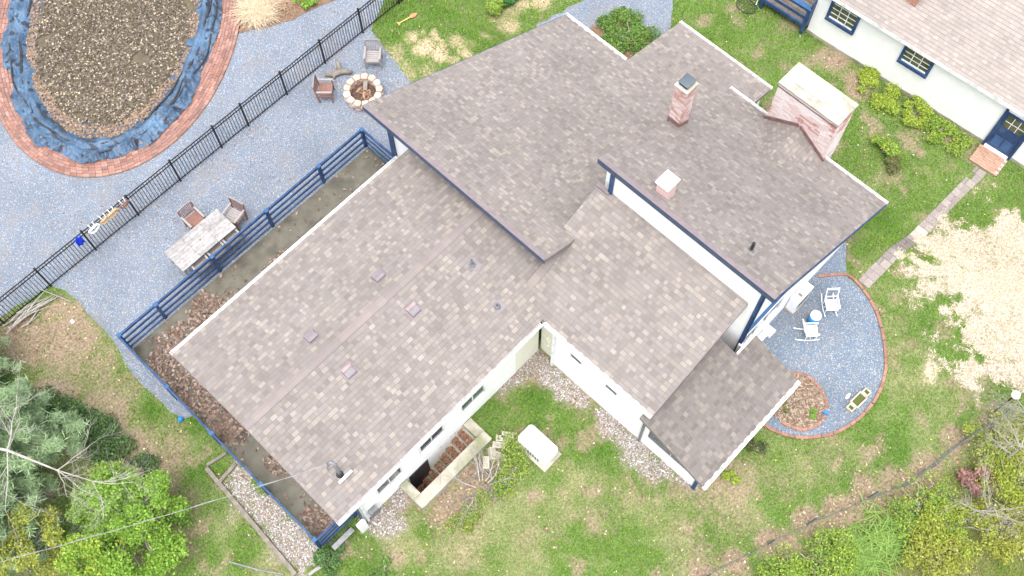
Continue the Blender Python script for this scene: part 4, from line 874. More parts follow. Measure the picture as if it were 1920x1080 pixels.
def pbox(x0, x1, y0, y1):
    b = MB(); t = .05
    b.bb(x0, x1, y0, y0+t, 0, .2); b.bb(x0, x1, y1-t, y1, 0, .2); b.bb(x0, x0+t, y0+t, y1-t, 0, .2); b.bb(x1-t, x1, y0+t, y1-t, 0, .2); o = b.build('block', M['concrete'], plr, world=False, bevel=.008)
    b = MB(); b.bb(x0+t, x1-t, y0+t, y1-t, .01, .13, (.085, .10, .03)); b.build('moss_fill', M['leafdry'], o, world=False)
pbox(-.48, -.26, -.12, .12); pbox(-.255, .255, -.16, .16); pbox(.26, .48, -.12, .12)
b = MB(); b.tube([(14.75, .02, .02), (14.85, .03, .05), (14.98, .03, .02)], [.03, .06, .03], 8); b.build('white_stone', M['whiteplastic'], smooth=True, label='small white stone beside the concrete block planter', cat='stone')
b = MB(); b.bb(13.86, 13.98, .16, .26, .04, .16); b.bb(13.9, 13.94, .1, .16, .08, .12); b.build('hose_tap', M['brightblue'], label='small bright blue tap at the edge of the mulch bed', cat='tap')
ac = empty('air_conditioner', (16.3, 3.1, 0), label='white air conditioner cabinet against the house on the round patio', cat='air conditioner')
b = MB(); b.bb(15.86, 16.68, 2.98, 3.3, .1, .88); b.build('cabinet', M['whiteplastic'], ac, bevel=.02); b = MB(); b.bb(15.84, 16.7, 2.96, 3.3, .02, .1); b.build('base', M['concrete'], ac)
b = MB(); [b.bb(15.95+.09*k, 16.0+.09*k, 2.968, 2.979, .25, .75) for k in range(7)]; b.bb(16.1, 16.2, 3.05, 3.2, .881, .886); b.build('grille', M['grey'], ac)
b = MB(); b.bb(14.7, 15.0, 3.0, 3.3, .0, .18); b.bb(14.45, 14.7, 3.1, 3.3, 0, .1); b.build('doorstep', M['whiteplastic'], label='white step against the house by the round patio', cat='step', bevel=.01)
lamp = empty('globe_lamp', (17.6, -3.55, 0), label='garden lamp with a round cream globe at the end of the wire fence', cat='lamp')
b = MB(); b.tube([(17.6, -3.55, 0), (17.6, -3.55, 1.45)], .03, 10); b.build('pole', M['dark'], lamp); b = MB()
for i in range(9): pass
b.tube([(17.6, -3.55, 1.45+.26*(.5-.5*math.cos(math.pi*i/10))) for i in range(11)], [max(.02, .135*math.sin(math.pi*i/10)) for i in range(11)], 16); b.build('globe', M['globe'], lamp, smooth=True)

# ------------------------------------------------------------------ wire fence at the foot of the garden
wf = empty('wire_fence', (12, -2, 0), label='low sagging green wire mesh fence below the lawn', cat='fence')
wp = [(6.2, .1), (7.48, -.29), (9.55, -1.01), (10.81, -1.49), (12.7, -2.32), (13.5, -2.78), (14.54, -3.07), (16.02, -3.35), (17.4, -3.7)]
for i, p in enumerate(wp):
    b = MB(); b.tube([(p[0], p[1], -.05), (p[0]+random.uniform(-.05, .05), p[1]-.05, .95)], .022, 6); b.build('post', M['wire'], wf)
    if i < len(wp)-1:
        q = wp[i+1]; b = MB(); n = int((Vector(q)-Vector(p)).length/.12)
        def pt(t, h): return (p[0]+(q[0]-p[0])*t, p[1]+(q[1]-p[1])*t-.09*h+.05*math.sin(3*t+i), h*(1-.12*math.sin(math.pi*t)))
        for h in (.05, .22, .4, .58, .75, .9): b.tube([pt(k/8, h) for k in range(9)], .005 if h < .9 else .009, 4)
        for k in range(n): b.tube([pt(k/n, .03), pt(k/n, .9)], .005, 3)
        b.build('mesh_panel', M['wire'], wf)

# ------------------------------------------------------------------ neighbouring house
NB = Vector((26.64, 10.06, 0)); NW_ = Vector((.0602, -.9982, 0)); NI = Vector((.9982, .0602, 0))
def nl(s, t, z): return NB+NW_*s+NI*t+Vector((0, 0, z))
nb = empty('neighbouring_house', (28, 5, -2), label='white house with a pale shingle roof and blue framed windows', cat='house')
def nbox(name, mat, s0, s1, t0, t1, z0, z1, parent=nb, label=None, bevel=0, col=None):
    b = MB(); vs = [nl(s, t, z) for z in (z0, z1) for t in (t0, t1) for s in (s0, s1)]
    b.add(vs, [(0, 1, 3, 2), (4, 6, 7, 5), (0, 4, 5, 1), (2, 3, 7, 6), (0, 2, 6, 4), (1, 5, 7, 3)], col); return b.build(name, mat, parent, label=label, bevel=bevel)
nbox('wall', M['white'], 0, 14, 0, .25, -2.2, .72, label='long white wall facing the lawn')
nbox('wall', M['white'], 0, .25, .26, 7, -2.2, .72)
nbox('foundation', M['concrete'], -.03, 14, -.03, .0, -2.3, -1.86)
E1 = nl(-.35, -.22, .70); PN = .62
RV = [nl(-.35, -.22, .70), nl(14, -.22, .70), nl(14, 6, .70+PN*6.22), nl(-.35, 6, .70+PN*6.22)]
b = MB(); b.add(RV+[v-Vector((0, 0, .14)) for v in RV], [(0, 1, 2, 3), (7, 6, 5, 4), (0, 4, 5, 1), (1, 5, 6, 2), (2, 6, 7, 3), (3, 7, 4, 0)]); nr = b.build('roof', M['deck'], nb, label='pale weathered shingle roof')
NT = [(0.2819, 0.2491, 0.2278), (0.266, 0.2356, 0.2165), (0.2978, 0.2634, 0.2389), (0.2541, 0.2253, 0.2079), (0.2875, 0.2523, 0.2261)]
ALLTABS.clear(); tabs = shingle_plane(nr, [tuple(v) for v in RV], NW_, NI+Vector((0, 0, PN)), tints=NT, tw=[3, 3, 2, 1, 2], wr=(.13, .26))
tv = [t for t in tabs if vis([tuple(t[0][0])], .5)[0]]
sc = sorted(range(len(tv)), key=lambda i: -abs((tv[i][0][1]-tv[i][0][0]).cross(tv[i][0][3]-tv[i][0][0]).dot((tv[i][0][0]-CAM).normalized()))/((tv[i][0][0]-CAM).length_squared))[:300]
sc = set(sc); b = MB(); off = hloc(nr)
for i, (pts, c) in enumerate(tv):
    fs = TABF if orient(pts) else [tuple(reversed(f)) for f in TABF]
    if i in sc:
        me = bpy.data.meshes.new('shingle'); ctr = sum(pts, Vector())/8; me.from_pydata([tuple(p-ctr) for p in pts], [], fs); me.materials.append(M['shingle_piece'])
        o = bpy.data.objects.new('shingle', me); COL.objects.link(o); o.parent = nr; o.location = ctr-off; o.color = (*c, 1)
    else: b.add(pts, fs, c)
for q in BANDS[nr.name]: b.add(q, [(0, 1, 2, 3)] if orient(q) else [(3, 2, 1, 0)], (.19, .166, .15))
b.build('shingle_field', M['shingle'], nr, kind='stuff')
nbox('fascia', M['trim'], -.35, 14, -.245, -.225, .52, .69)
def nwin(s0, s1, z0, z1, lab):
    w_ = nbox('window', M['glassgreen'], s0, s1, -.02, -.004, z0, z1, label=lab)
    f = .11
    nbox('frame', M['blue'], s0-f, s0, -.07, -.003, z0-f, z1+f, w_); nbox('frame', M['blue'], s1, s1+f, -.07, -.003, z0-f, z1+f, w_); nbox('frame', M['blue'], s0, s1, -.07, -.003, z1, z1+f, w_)
    nbox('sill', M['blue'], s0-f, s1+f, -.12, -.003, z0-f-.05, z0-.04, w_)
    nbox('sash', M['trim'], s0, s1, -.045, -.021, z0-.038, z0+.03, w_)
    for k in (1, 2): s = s0+(s1-s0)*k/3; nbox('glazing_bar', M['trim'], s-.014, s+.014, -.04, -.0215, z0+.03, z1, w_)
    for k in (1, 2, 3): z = z0+(z1-z0)*k/4; nbox('glazing_bar', M['trim'], s0, s1, -.038, -.0225, z-.012, z+.012, w_)
nwin(.62, 1.62, -.55, .45, 'blue framed window nearest the deck'); nwin(3.72, 4.72, -.45, .5, 'blue framed window between the deck and the door')
d0, d1 = 7.85, 8.78
dr = nbox('door', M['blue'], d0, d1, -.04, -.004, -1.95, .12, label='navy panelled door with a glazed top')
nbox('frame', M['blue'], d0-.1, d0-.003, -.09, -.003, -2.0, .22, dr); nbox('frame', M['blue'], d1+.003, d1+.1, -.09, -.003, -2.0, .22, dr); nbox('threshold', M['whiteplastic'], d0, d1, -.2, -.01, -1.99, -1.91, dr)
for k in range(2):
    s = d0+.12+k*.38; nbox('panel', M['bluetop'], s, s+.3, -.052, -.041, -1.75, -1.2, dr); nbox('panel', M['blue'], s, s+.3, -.052, -.041, -1.1, -.75, dr)
nbox('pane', M['glassgreen'], d0+.1, d1-.1, -.05, -.041, -.62, .02, dr)
for k in (1, 2): s = d0+.1+(d1-d0-.2)*k/3; nbox('glazing_bar', M['trim'], s-.012, s+.012, -.06, -.051, -.62, .02, dr)
nbox('glazing_bar', M['trim'], d0+.1, d1-.1, -.059, -.0505, -.32, -.30, dr)
def red(s0, z, f): return random.choice([(.42, .23, .16), (.36, .19, .13), (.48, .28, .2)])
cpos = nl(2.95, .95, 0); nch = bx('chimney', M['mortar'], cpos.x-.22, cpos.x+.22, cpos.y-.2, cpos.y+.2, 1.0, 2.9, nb, 'red brick chimney of the pale roof')
part('brickwork', M['brick'], lambda b: bricks(b, cpos.x-.23, cpos.x+.23, cpos.y-.21, cpos.y+.21, 1.0, 2.9, red), nch, kind='stuff')
# brick stoop
stp = empty('brick_stoop', tuple(nl(8.3, -.5, -2)), label='salmon brick stoop before the navy door', cat='stoop')
b = MB(); b.add([nl(s, t, z) for z in (-2.1, -1.93) for t in (-1.0, -.2) for s in (7.75, 8.85)], [(0, 1, 3, 2), (4, 6, 7, 5), (0, 4, 5, 1), (2, 3, 7, 6), (0, 2, 6, 4), (1, 5, 7, 3)]); b.build('core', M['mortar'], stp)
for i in range(5):
    for j in range(8):
        s0 = 7.74+.225*i-(.11 if j % 2 else 0); s1 = min(s0+.215, 8.87); s0 = max(s0, 7.73); t0 = -1.02+.103*j
        if s1-s0 < .05: continue
        k = random.uniform(.85, 1.15); c = (.36*k, .22*k, .16*k); b = MB(); z1 = -1.90+random.uniform(0, .006)
        b.add([nl(s, t, z) for z in (-1.96, z1) for t in (t0, t0+.094) for s in (s0, s1)], [(0, 1, 3, 2), (4, 6, 7, 5), (0, 4, 5, 1), (2, 3, 7, 6), (0, 2, 6, 4), (1, 5, 7, 3)], c); b.build('brick', M['redbrick'], stp)
# blue deck rail beyond the corner
dk = empty('blue_deck', tuple(nl(-1.2, -.3, -2)), label='small royal blue wooden deck at the corner of the white house', cat='deck')
for k in range(9): nbox('deck_board', M['timber'], -3.2, -.02, -.15+.2*k, .03+.2*k, -1.55, -1.52, dk)
for s in (-.12, -2.0): nbox('post', M['blue'], s-.06, s+.06, -.26, -.14, -2.1, -.55, dk)
nbox('cap_rail', M['bluetop'], -2.2, -.02, -.32, -.12, -.549, -.50, dk); nbox('rail', M['blue'], -2.2, -.05, -.22, -.18, -.75, -.6, dk); nbox('rail', M['blue'], -2.2, -.05, -.22, -.18, -1.2, -1.08, dk); nbox('rail', M['blue'], -2.2, -.05, -.235, -.165, -1.62, -1.48, dk)
nbox('wall_board', M['blue'], -.06, -.012, -.25, 3, -1.5, -.2, dk)
ch5 = put(copy_tree(ca), nl(-1.3, .6, 0).x, nl(-1.3, .6, 0).y, 2.2, -1.5); ch5['label'] = 'reddish chair on the blue deck of the white house'
nt_ = empty('landing_net', tuple(nl(-2.35, -.5, -2)), label='landing net with a pale handle leaning by the blue deck', cat='net')
b = MB(); b.tube([nl(-2.2, -.25, -1.95), nl(-2.35, .55, -.6)], .018, 7); b.build('handle', M['whiteplastic'], nt_)
b = MB(); loop = [nl(-2.45+.42*math.cos(a*math.pi/8), -.55+.32*math.sin(a*math.pi/8), -1.93) for a in range(17)]; b.tube(loop, .015, 6, cap=False); b.build('hoop', M['dark'], nt_)
b = MB()
for k in range(1, 8): x = -.42+.84*k/8; yy = .32*math.sqrt(max(0, 1-(x/.42)**2)); b.tube([nl(-2.45+x, -.55-yy, -1.94), nl(-2.45+x, -.55, -1.96), nl(-2.45+x, -.55+yy, -1.94)], .006, 4)
for k in range(1, 7): y = -.32+.64*k/7; xx = .42*math.sqrt(max(0, 1-(y/.32)**2)); b.tube([nl(-2.45-xx, -.55+y, -1.94), nl(-2.45, -.55+y, -1.96), nl(-2.45+xx, -.55+y, -1.94)], .006, 4)
b.build('netting', M['dark'], nt_)

# ------------------------------------------------------------------ pool: brick surround, liner, floating leaves
PC = Vector((8.34, 28.43)); PE = Vector((1, 1)).normalized(); PF = Vector((1, -1)).normalized()
def pell(a, b_, th): p = PC+PE*(a*math.cos(th))+PF*(b_*math.sin(th)); return p.x, p.y
ring_ = tag(bpy.data.objects.new('brick_surround', None), kind='structure'); COL.objects.link(ring_); ring_.location = (PC.x, PC.y, 0)
cand = []
for row in range(7):
    a_, b_ = 7.0-.118*(row+.5), 4.62-.118*(row+.5); th = 0; N = 4000; acc = 0; nxt = .1*(row % 2); prev = pell(a_, b_, 0)
    for i in range(1, N):
        p = pell(a_, b_, 2*math.pi*i/N); acc += math.hypot(p[0]-prev[0], p[1]-prev[1])
        if acc >= nxt:
            nxt += .222; cand.append((p[0], p[1], math.atan2(p[1]-prev[1], p[0]-prev[0]), row))
        prev = p
P_ = np.array([(c[0], c[1], .05) for c in cand]); ok = vis(P_, .1); cand = [c for c, o in zip(cand, ok) if o]
cand.sort(key=lambda c: (Vector((c[0], c[1], 0))-CAM).length)
bmh = MB(); bmh.bb(-.105, .105, -.053, .053, 0, .05); bme = bmh.mesh('brick'); bme.materials.append(M['redbrick_piece'])
rest = MB()
for i, (x, y, a, row) in enumerate(cand):
    k = random.uniform(.78, 1.2); c = random.choice([(.27, .145, .115), (.24, .13, .105), (.29, .17, .14), (.22, .13, .11)]); c = tuple(v*k for v in c)
    if i < 300:
        o = bpy.data.objects.new('brick', bme); COL.objects.link(o); o.parent = ring_; o.location = (x-PC.x, y-PC.y, .004+random.uniform(-.006, .01)); o.rotation_euler = (random.uniform(-.03, .03), random.uniform(-.03, .03), a+random.uniform(-.03, .03)); o.color = (*c, 1)
    else: rest.box((x, y, .029+random.uniform(-.006, .01)), (.21, .106, .05), a, c)
rest.build('brick_rows', M['redbrick'], ring_, kind='stuff')
b = MB(); n = 90; inner = [pell(6.1, 3.7, 2*math.pi*i/n) for i in range(n)]; outer = [pell(7.02, 4.64, 2*math.pi*i/n) for i in range(n)]
b.V = [(x, y, .03) for x, y in inner]+[(x, y, .03) for x, y in outer]; b.C = [(1, 1, 1)]*(2*n); b.F = [(i, n+i, n+(i+1) % n, (i+1) % n) for i in range(n)]
b.build('joint_sand', M['mulch'], ring_)
pool = empty('covered_pool', (PC.x, PC.y, 0), label='oval pool under a crumpled blue liner and a mat of dead leaves', cat='pool')
def pool_liner():
    nt_, nr_ = 900, 46; V = []; C = []
    T = np.linspace(0, 2*np.pi, nt_, endpoint=False); Sx = np.linspace(0, 1, nr_)
    TT, SS = np.meshgrid(T, Sx, indexing='ij')
    wob = .34*(fbm(np.cos(TT)*3+7, np.sin(TT)*3+7, 1.6)-.5)*2+.10*(fbm(np.cos(TT)*9+20, np.sin(TT)*9+20, 1.5)-.5)*2
    ai, bi = 4.6, 2.3; ao, bo = 6.32, 3.98
    a_ = ai+(ao-ai)*SS+wob*SS; b_ = bi+(bo-bi)*SS+wob*SS
    X = PC.x+PE.x*a_*np.cos(TT)+PF.x*b_*np.sin(TT); Y = PC.y+PE.y*a_*np.cos(TT)+PF.y*b_*np.sin(TT)
    bul = .17*np.exp(-((SS-.62)/.10)**2)+.13*np.exp(-((SS-.80)/.07)**2)
    crm = fbm(X, Y, 2.2, 4)-.5; crm2 = np.abs(fbm(X*1.0+30, Y, 3.5, 4)-.5)
    fold = np.sin(TT*70+6*crm)*np.sin(SS*5)
    Z = .055+bul*(1+.5*crm)+ss(SS, .55, .9)*(.2*crm+.34*crm2)+.02*fold*ss(SS, .4, .8)-.03*(1-ss(SS, 0, .5))
    Z = np.maximum(Z, .02+.045*ss(SS, .75, .95))
    idx = np.arange(nt_*nr_).reshape(nt_, nr_); F = np.stack([idx[:, :-1].ravel(), np.roll(idx, -1, 0)[:, :-1].ravel(), np.roll(idx, -1, 0)[:, 1:].ravel(), idx[:, 1:].ravel()], 1)[:, ::-1]
    o = npmesh('liner', np.stack([X, Y, Z], -1).reshape(-1, 3), F, np.ones((nt_*nr_, 3)), M['tarp'], pool); o.data.polygons.foreach_set('use_smooth', [True]*len(F))
pool_liner()
for sft, r_ in ((.60, .035), (.68, .03), (.80, .03)):
    pts = []
    for i in range(241):
        t = 2*math.pi*i/240; wv = .1*math.sin(5*t+sft*30)+.05*math.sin(17*t); a_ = 4.6+1.72*sft+wv; b__ = 2.3+1.68*sft+wv; x, y = pell(a_, b__, t); pts.append((x, y, .17+.04*math.sin(9*t)))
    b = MB(); b.tube(pts, r_, 7, cap=False); b.build('water_tube', M['dark'], pool, smooth=True)
# leaf mat
def leaf_mat_ellipse():
    n = 30000; t = rng.random(n)*2*np.pi; r_ = np.sqrt(rng.random(n)); w_ = .35*(fbm(np.cos(t)*3+3, np.sin(t)*3+50, 1.5)-.5)
    x = PC.x+PE.x*(5.5+w_)*r_*np.cos(t)+PF.x*(3.15+w_)*r_*np.sin(t); y = PC.y+PE.y*(5.5+w_)*r_*np.cos(t)+PF.y*(3.15+w_)*r_*np.sin(t)
    return x, y, r_
def quads(x, y, z, size, cols, tilt=.5, aspect=.62, colj=.25):
    n = len(x); a = rng.random(n)*2*np.pi; sz = size*(.6+.8*rng.random(n)); tx = rng.normal(0, tilt, n); ty = rng.normal(0, tilt, n)
    nn = np.stack([tx, ty, np.ones(n)], 1); nn /= np.linalg.norm(nn, axis=1, keepdims=True)
    e1 = np.stack([np.cos(a), np.sin(a), np.zeros(n)], 1); e1 -= nn*(e1*nn).sum(1, keepdims=True); e1 /= np.linalg.norm(e1, axis=1, keepdims=True); e2 = np.cross(nn, e1)
    c = np.stack([x, y, z], 1); L = e1*sz[:, None]; W_ = e2*(sz*aspect)[:, None]
    V = np.stack([c-L*.5, c-W_*.5+L*.05, c+L*.5, c+W_*.5+L*.05], 1).reshape(-1, 3); F = np.arange(4*n).reshape(n, 4)
    cc = np.asarray(cols)[rng.integers(0, len(cols), n)]*(1+colj*(rng.random((n, 1))*2-1)); return V, F, np.repeat(np.clip(cc, 0, 1), 4, 0)
DRY = [(.24, .16, .115), (.19, .125, .09), (.29, .205, .15), (.15, .095, .068), (.34, .25, .185), (.215, .14, .105)]
MUD = [(.10, .08, .06), (.08, .065, .045), (.12, .098, .075), (.165, .135, .10), (.34, .285, .215), (.09, .08, .045), (.105, .085, .08), (.14, .115, .09)]
x, y, r_ = leaf_mat_ellipse(); k = (fbm(x, y, 1.3) < .72); x, y, r_ = x[k], y[k], r_[k]
edge = r_ > .9
V, F, C = quads(x[~edge], y[~edge], .075+.05*fbm(x[~edge], y[~edge], 2.5)+.015*rng.random((~edge).sum()), .10, MUD, .35); npmesh('leaf_mat', V, F, C, M['leafdry'], pool, kind='stuff')
V, F, C = quads(x[edge], y[edge], .08+.04*rng.random(edge.sum()), .09, [(.23, .165, .12), (.28, .205, .15), (.18, .13, .095)], .35); npmesh('leaf_rim', V, F, C, M['leafdry'], pool, kind='stuff')
b = MB(); n = 80; b.V = [(PC.x, PC.y, .06)]+[(*pell(5.1+.25*math.sin(3*i*6.28/n+1)+.1*math.sin(9*i*6.28/n), 2.85+.12*math.sin(5*i*6.28/n), 2*math.pi*i/n), .055) for i in range(n)]; b.C = [(1, 1, 1)]*(n+1); b.F = [(0, 1+(i+1) % n, 1+i) for i in range(n)]
MUDM = pm('wet_leaf_mulch', (.075, .06, .04), (.12, .095, .06), 5, .7, bs=.5, bscale=30); b.build('wet_mulch', MUDM, pool)

# ------------------------------------------------------------------ grass, fallen leaves
def scatter(n, x0=-9, x1=35, y0=-9, y1=27):
    x = x0+(x1-x0)*rng.random(n); y = y0+(y1-y0)*rng.random(n); z = gz(x, y); k = vis(np.stack([x, y, z], 1), .2); return x[k], y[k], z[k]
HARD = [GRAVEL, EPATIO, PATIO, HOUSE, WELL, DRIVE, [(3.2, 7.0), (6.25, 7.0), (6.25, 8.1), (3.2, 8.1)], [(6.6, 5.25), (7.3, 5.25), (7.3, 6.5), (6.6, 6.5)], BUSHBED, [(26.0, 1.2), (26.0, 2.3), (27.3, 2.3), (27.3, 1.2)]]
def hard(x, y, m=0):
    r = np.zeros(len(x), bool)
    for p in HARD: r |= polydist(x, y, p) > m
    r |= (polydist(x, y, PATH) > .03) | ((x-NB.x)*NI.x+(y-NB.y)*NI.y > -.02) & (y < 10.1)
    return r
def grass():
    x, y, z = scatter(1900000); k = ~hard(x, y, -.0+.08*rng.random(len(x))); x, y, z = x[k], y[k], z[k]
    dirt, spot, straw, stone, deep, scrub, dry, n, n2 = masks(x, y)
    dens = .62*(1-.94*np.clip(dirt*1.2, 0, 1))*(1-.92*spot)*(1-.9*straw)*(1-.93*np.clip(stone*1.3, 0, 1))*(1-.25*dry); dens *= .55+.8*n2
    dens = np.where(inpoly(x, y, BED) | inpoly(x, y, GBED), 0, dens)
    k = rng.random(len(x)) < dens; x, y, z, deep, dry, scrub, n2, n = [q[k] for q in (x, y, z, deep, dry, scrub, n2, n)]
    N = len(x); a = rng.random(N)*2*np.pi; L = (.045+.05*rng.random(N))*(1+.5*deep)*(1+.8*scrub); w_ = .011+.008*rng.random(N); lean = .3+.9*rng.random(N)
    d = np.stack([np.cos(a), np.sin(a)], 1); s_ = np.stack([-d[:, 1], d[:, 0]], 1)
    base = np.stack([x, y, z-.012], 1); tip = base.copy(); tip[:, :2] += d*(L*lean)[:, None]; tip[:, 2] += L*.8+.012
    bl = base.copy(); br = base.copy(); bl[:, :2] -= s_*w_[:, None]; br[:, :2] += s_*w_[:, None]
    V = np.stack([bl, br, tip], 1).reshape(-1, 3); F = np.arange(3*N).reshape(N, 3)
    cols = np.array([(.15, .275, .035), (.18, .31, .045), (.12, .24, .03), (.22, .33, .06)])[rng.integers(0, 4, N)]
    pale = np.clip(dry*.9+.25*rng.random(N)*(dry > .1)+.12*(rng.random(N) < .2), 0, 1)[:, None]; cols = cols*(1-pale)+np.array((.36, .335, .185))*pale
    dg = (deep*.75)[:, None]; cols = cols*(1-dg)+np.array((.105, .245, .025))*dg; f = (.8+.4*n)[:, None]; cols = cols*f
    sc = scrub[:, None]*.6; cols = cols*(1-sc)+np.array((.2, .24, .05))*sc
    npmesh('lawn_grass', V, F, np.repeat(np.clip(cols, 0, 1), 3, 0), M['grassm'], label='spring grass of the lawn with dry patches', kind='stuff')
    return N
print('grass blades', grass())
def litter():
    x, y, z = scatter(170000); dirt, spot, straw, stone, deep, scrub, dry, n, n2 = masks(x, y)
    bandm = blobs(x, y, BAND); k = (rng.random(len(x)) < .015+.26*dirt+.5*bandm+.55*(np.hypot((x-4.9)/2.1, (y-6.4)/.75) < 1)*(n2 > .35)+.12*scrub*(n > .5)) & ~hard(x, y, .0); x, y, z = x[k], y[k], z[k]
    V, F, C = quads(x, y, z+.012+.02*rng.random(len(x)), .085, DRY+[(.46, .36, .25)], .35); npmesh('fallen_leaves', V, F, C, M['leafdry'], label='dead leaves scattered over the soil and lawn', kind='stuff')
    # sparse petals and bright specks on the lawn
    x, y, z = scatter(16000); k = ~hard(x, y) & (rng.random(len(x)) < .16); x, y, z = x[k], y[k], z[k]
    V, F, C = quads(x, y, z+.04, .055, [(.55, .47, .2), (.6, .55, .42), (.5, .36, .2), (.6, .5, .1)], .5); npmesh('lawn_specks', V, F, C, M['leafdry'], label='pale petals and leaves speckling the lawn', kind='stuff')
    # slab leaves: thick by the corner, thin along the house
    n_ = 30000; x = .45+10.2*rng.random(n_); y = 8.5+8.9*rng.random(n_); k = inpoly(x, y, PATIO)
    d = np.minimum(np.hypot(x-1.2, y-15.5)/1.9, np.minimum(np.hypot(x-3.0, y-15.9)/1.5, np.hypot(x-1.1, y-13.6)/1.3))
    d = np.minimum(d, np.minimum(np.hypot(x-1.05, (y-11.2)*.55)/.33, np.hypot((x-5.6)*.7, y-15.9)/.75)); d = np.minimum(d, np.hypot(x-.9, (y-9.2)*.8)/.45)
    k &= (rng.random(n_) < .03+.97*(1-ss(d+.5*(fbm(x, y, 1.6)-.5)*2, .55, 1.05))); x, y = x[k], y[k]
    V, F, C = quads(x, y, .035+.05*rng.random(len(x)), .13, [(.20, .14, .112), (.165, .112, .088), (.24, .178, .148), (.125, .082, .064), (.30, .232, .19)], .55); npmesh('slab_leaves', V, F, C, M['leafdry'], label='drifts of brown oak leaves on the railed slab', kind='stuff')
    # stair leaves
    n_ = 2600; x = 3.55+2.3*rng.random(n_); y = 7.45+.58*rng.random(n_); st_ = np.clip(np.floor((5.929-x)/.275), 0, 6); z = np.where(x < 4.0, -1.6, -.2*(st_+1)); fr = ((5.929-x)/.275) % 1; k = (rng.random(n_) < .8) & ((fr > .34) | (x < 4.0))
    V, F, C = quads(x[k], y[k], z[k]+.015+.03*rng.random(k.sum()), .1, [(.22, .12, .08), (.16, .085, .06), (.28, .16, .11)], .5); npmesh('stair_leaves', V, F, C, M['leafdry'], label='russet leaves on the basement stairs', kind='stuff')
    # white chips in the beds
    x, y, z = scatter(260000, -2, 11, 1, 14); st_ = masks(x, y)[3]; k = (rng.random(len(x)) < .62*ss(st_, .2, 1)*(.35+.9*fbm(x, y, 2.0))) & ~hard(x, y, .03); x, y, z = x[k], y[k], z[k]
    V, F, C = quads(x, y, z+.01+.012*rng.random(len(x)), .05, [(.44, .425, .415), (.36, .345, .33), (.27, .235, .21), (.48, .47, .465), (.19, .15, .125)], .5, .8); npmesh('white_stone_chips', V, F, C, M['leafdry'], label='white stone chips along the house walls', kind='stuff')
    # leaves and twigs on gravel
    x, y, z = scatter(24000, -4, 20, 15, 32); k = (polydist(x, y, GRAVEL) > .02) & ~inpoly(x, y, PATIO) & (np.hypot(((x-PC.x)+(y-PC.y))/1.414/7.0, ((x-PC.x)-(y-PC.y))/1.414/4.6) > 1) & (rng.random(len(x)) < .04+.35*(np.abs(y-FY+.25) < .35)*(fbm(x, y, 1.2) > .5)+.25*(fbm(x, y, .5) > .62)); x, y, z = x[k], y[k], z[k]
    V, F, C = quads(x, y, z+.02+.01*rng.random(len(x)), .07, DRY, .3); npmesh('gravel_leaves', V, F, C, M['leafdry'], label='scattered dry leaves on the grey gravel yard', kind='stuff')
    # mulch bed straw
    n_ = 2600; x = 12.7+1.9*rng.random(n_); y = .1+1.8*rng.random(n_); k = inpoly(x, y, BED); x, y = x[k], y[k]
    V, F, C = quads(x, y, .035+.04*rng.random(len(x)), .14, [(.32, .255, .19), (.25, .18, .135), (.20, .135, .10), (.38, .32, .25)], .4, .22); npmesh('bed_straw', V, F, C, M['leafdry'], label='dry stalks in the brick edged mulch bed', kind='stuff')
    # straw on the reseeded patch
    x, y, z = scatter(160000, 17.5, 28, -5, 2); st_ = masks(x, y)[2]; k = rng.random(len(x)) < .8*st_; x, y, z = x[k], y[k], z[k]
    V, F, C = quads(x, y, z+.015+.02*rng.random(len(x)), .12, [(.52, .46, .36), (.44, .375, .28), (.57, .51, .41), (.36, .29, .21)], .3, .16); npmesh('seed_straw', V, F, C, M['leafdry'], label='pale straw over the reseeded patch of lawn', kind='stuff')
litter()

# ------------------------------------------------------------------ shrubs, trees
def blade_clump(cx, cy, n, L, w_, cols, spread, z0=None, up=.8):
    x = cx+rng.normal(0, spread, n); y = cy+rng.normal(0, spread, n); z = gz(x, y); a = rng.random(n)*2*np.pi; Ls = L*(.6+.6*rng.random(n))
    V = []; C = []; segs = 4
    d = np.stack([np.cos(a), np.sin(a), np.zeros(n)], 1); s_ = np.stack([-np.sin(a), np.cos(a), np.zeros(n)], 1); base = np.stack([x, y, z], 1)
    cc = np.asarray(cols)[rng.integers(0, len(cols), n)]*(1+.3*(rng.random((n, 1))-.5)); VV = []
    for k in range(segs+1):
        t = k/segs; p = base+d*(Ls*t*(.35+.55*t))[:, None]+np.array([0, 0, 1])*(Ls*up*t*(1-.55*t*t))[:, None]; ww = w_*(1-t*.95)*(.6+t*1.2 if t < .35 else 1); VV += [p-s_*ww, p+s_*ww]
    V = np.stack(VV, 1).reshape(-1, 3); k2 = 2*(segs+1); F = []
    for k in range(segs): F.append(np.stack([np.arange(n)*k2+2*k, np.arange(n)*k2+2*k+1, np.arange(n)*k2+2*k+3, np.arange(n)*k2+2*k+2], 1))
    return V, np.concatenate(F), np.repeat(np.clip(cc, 0, 1), k2, 0)
def merge(L):
    V = []; F = []; C = []; o = 0
    for v, f, c in L: V.append(v); F.append(f+o); C.append(c); o += len(v)
    return np.concatenate(V), np.concatenate(F), np.concatenate(C)
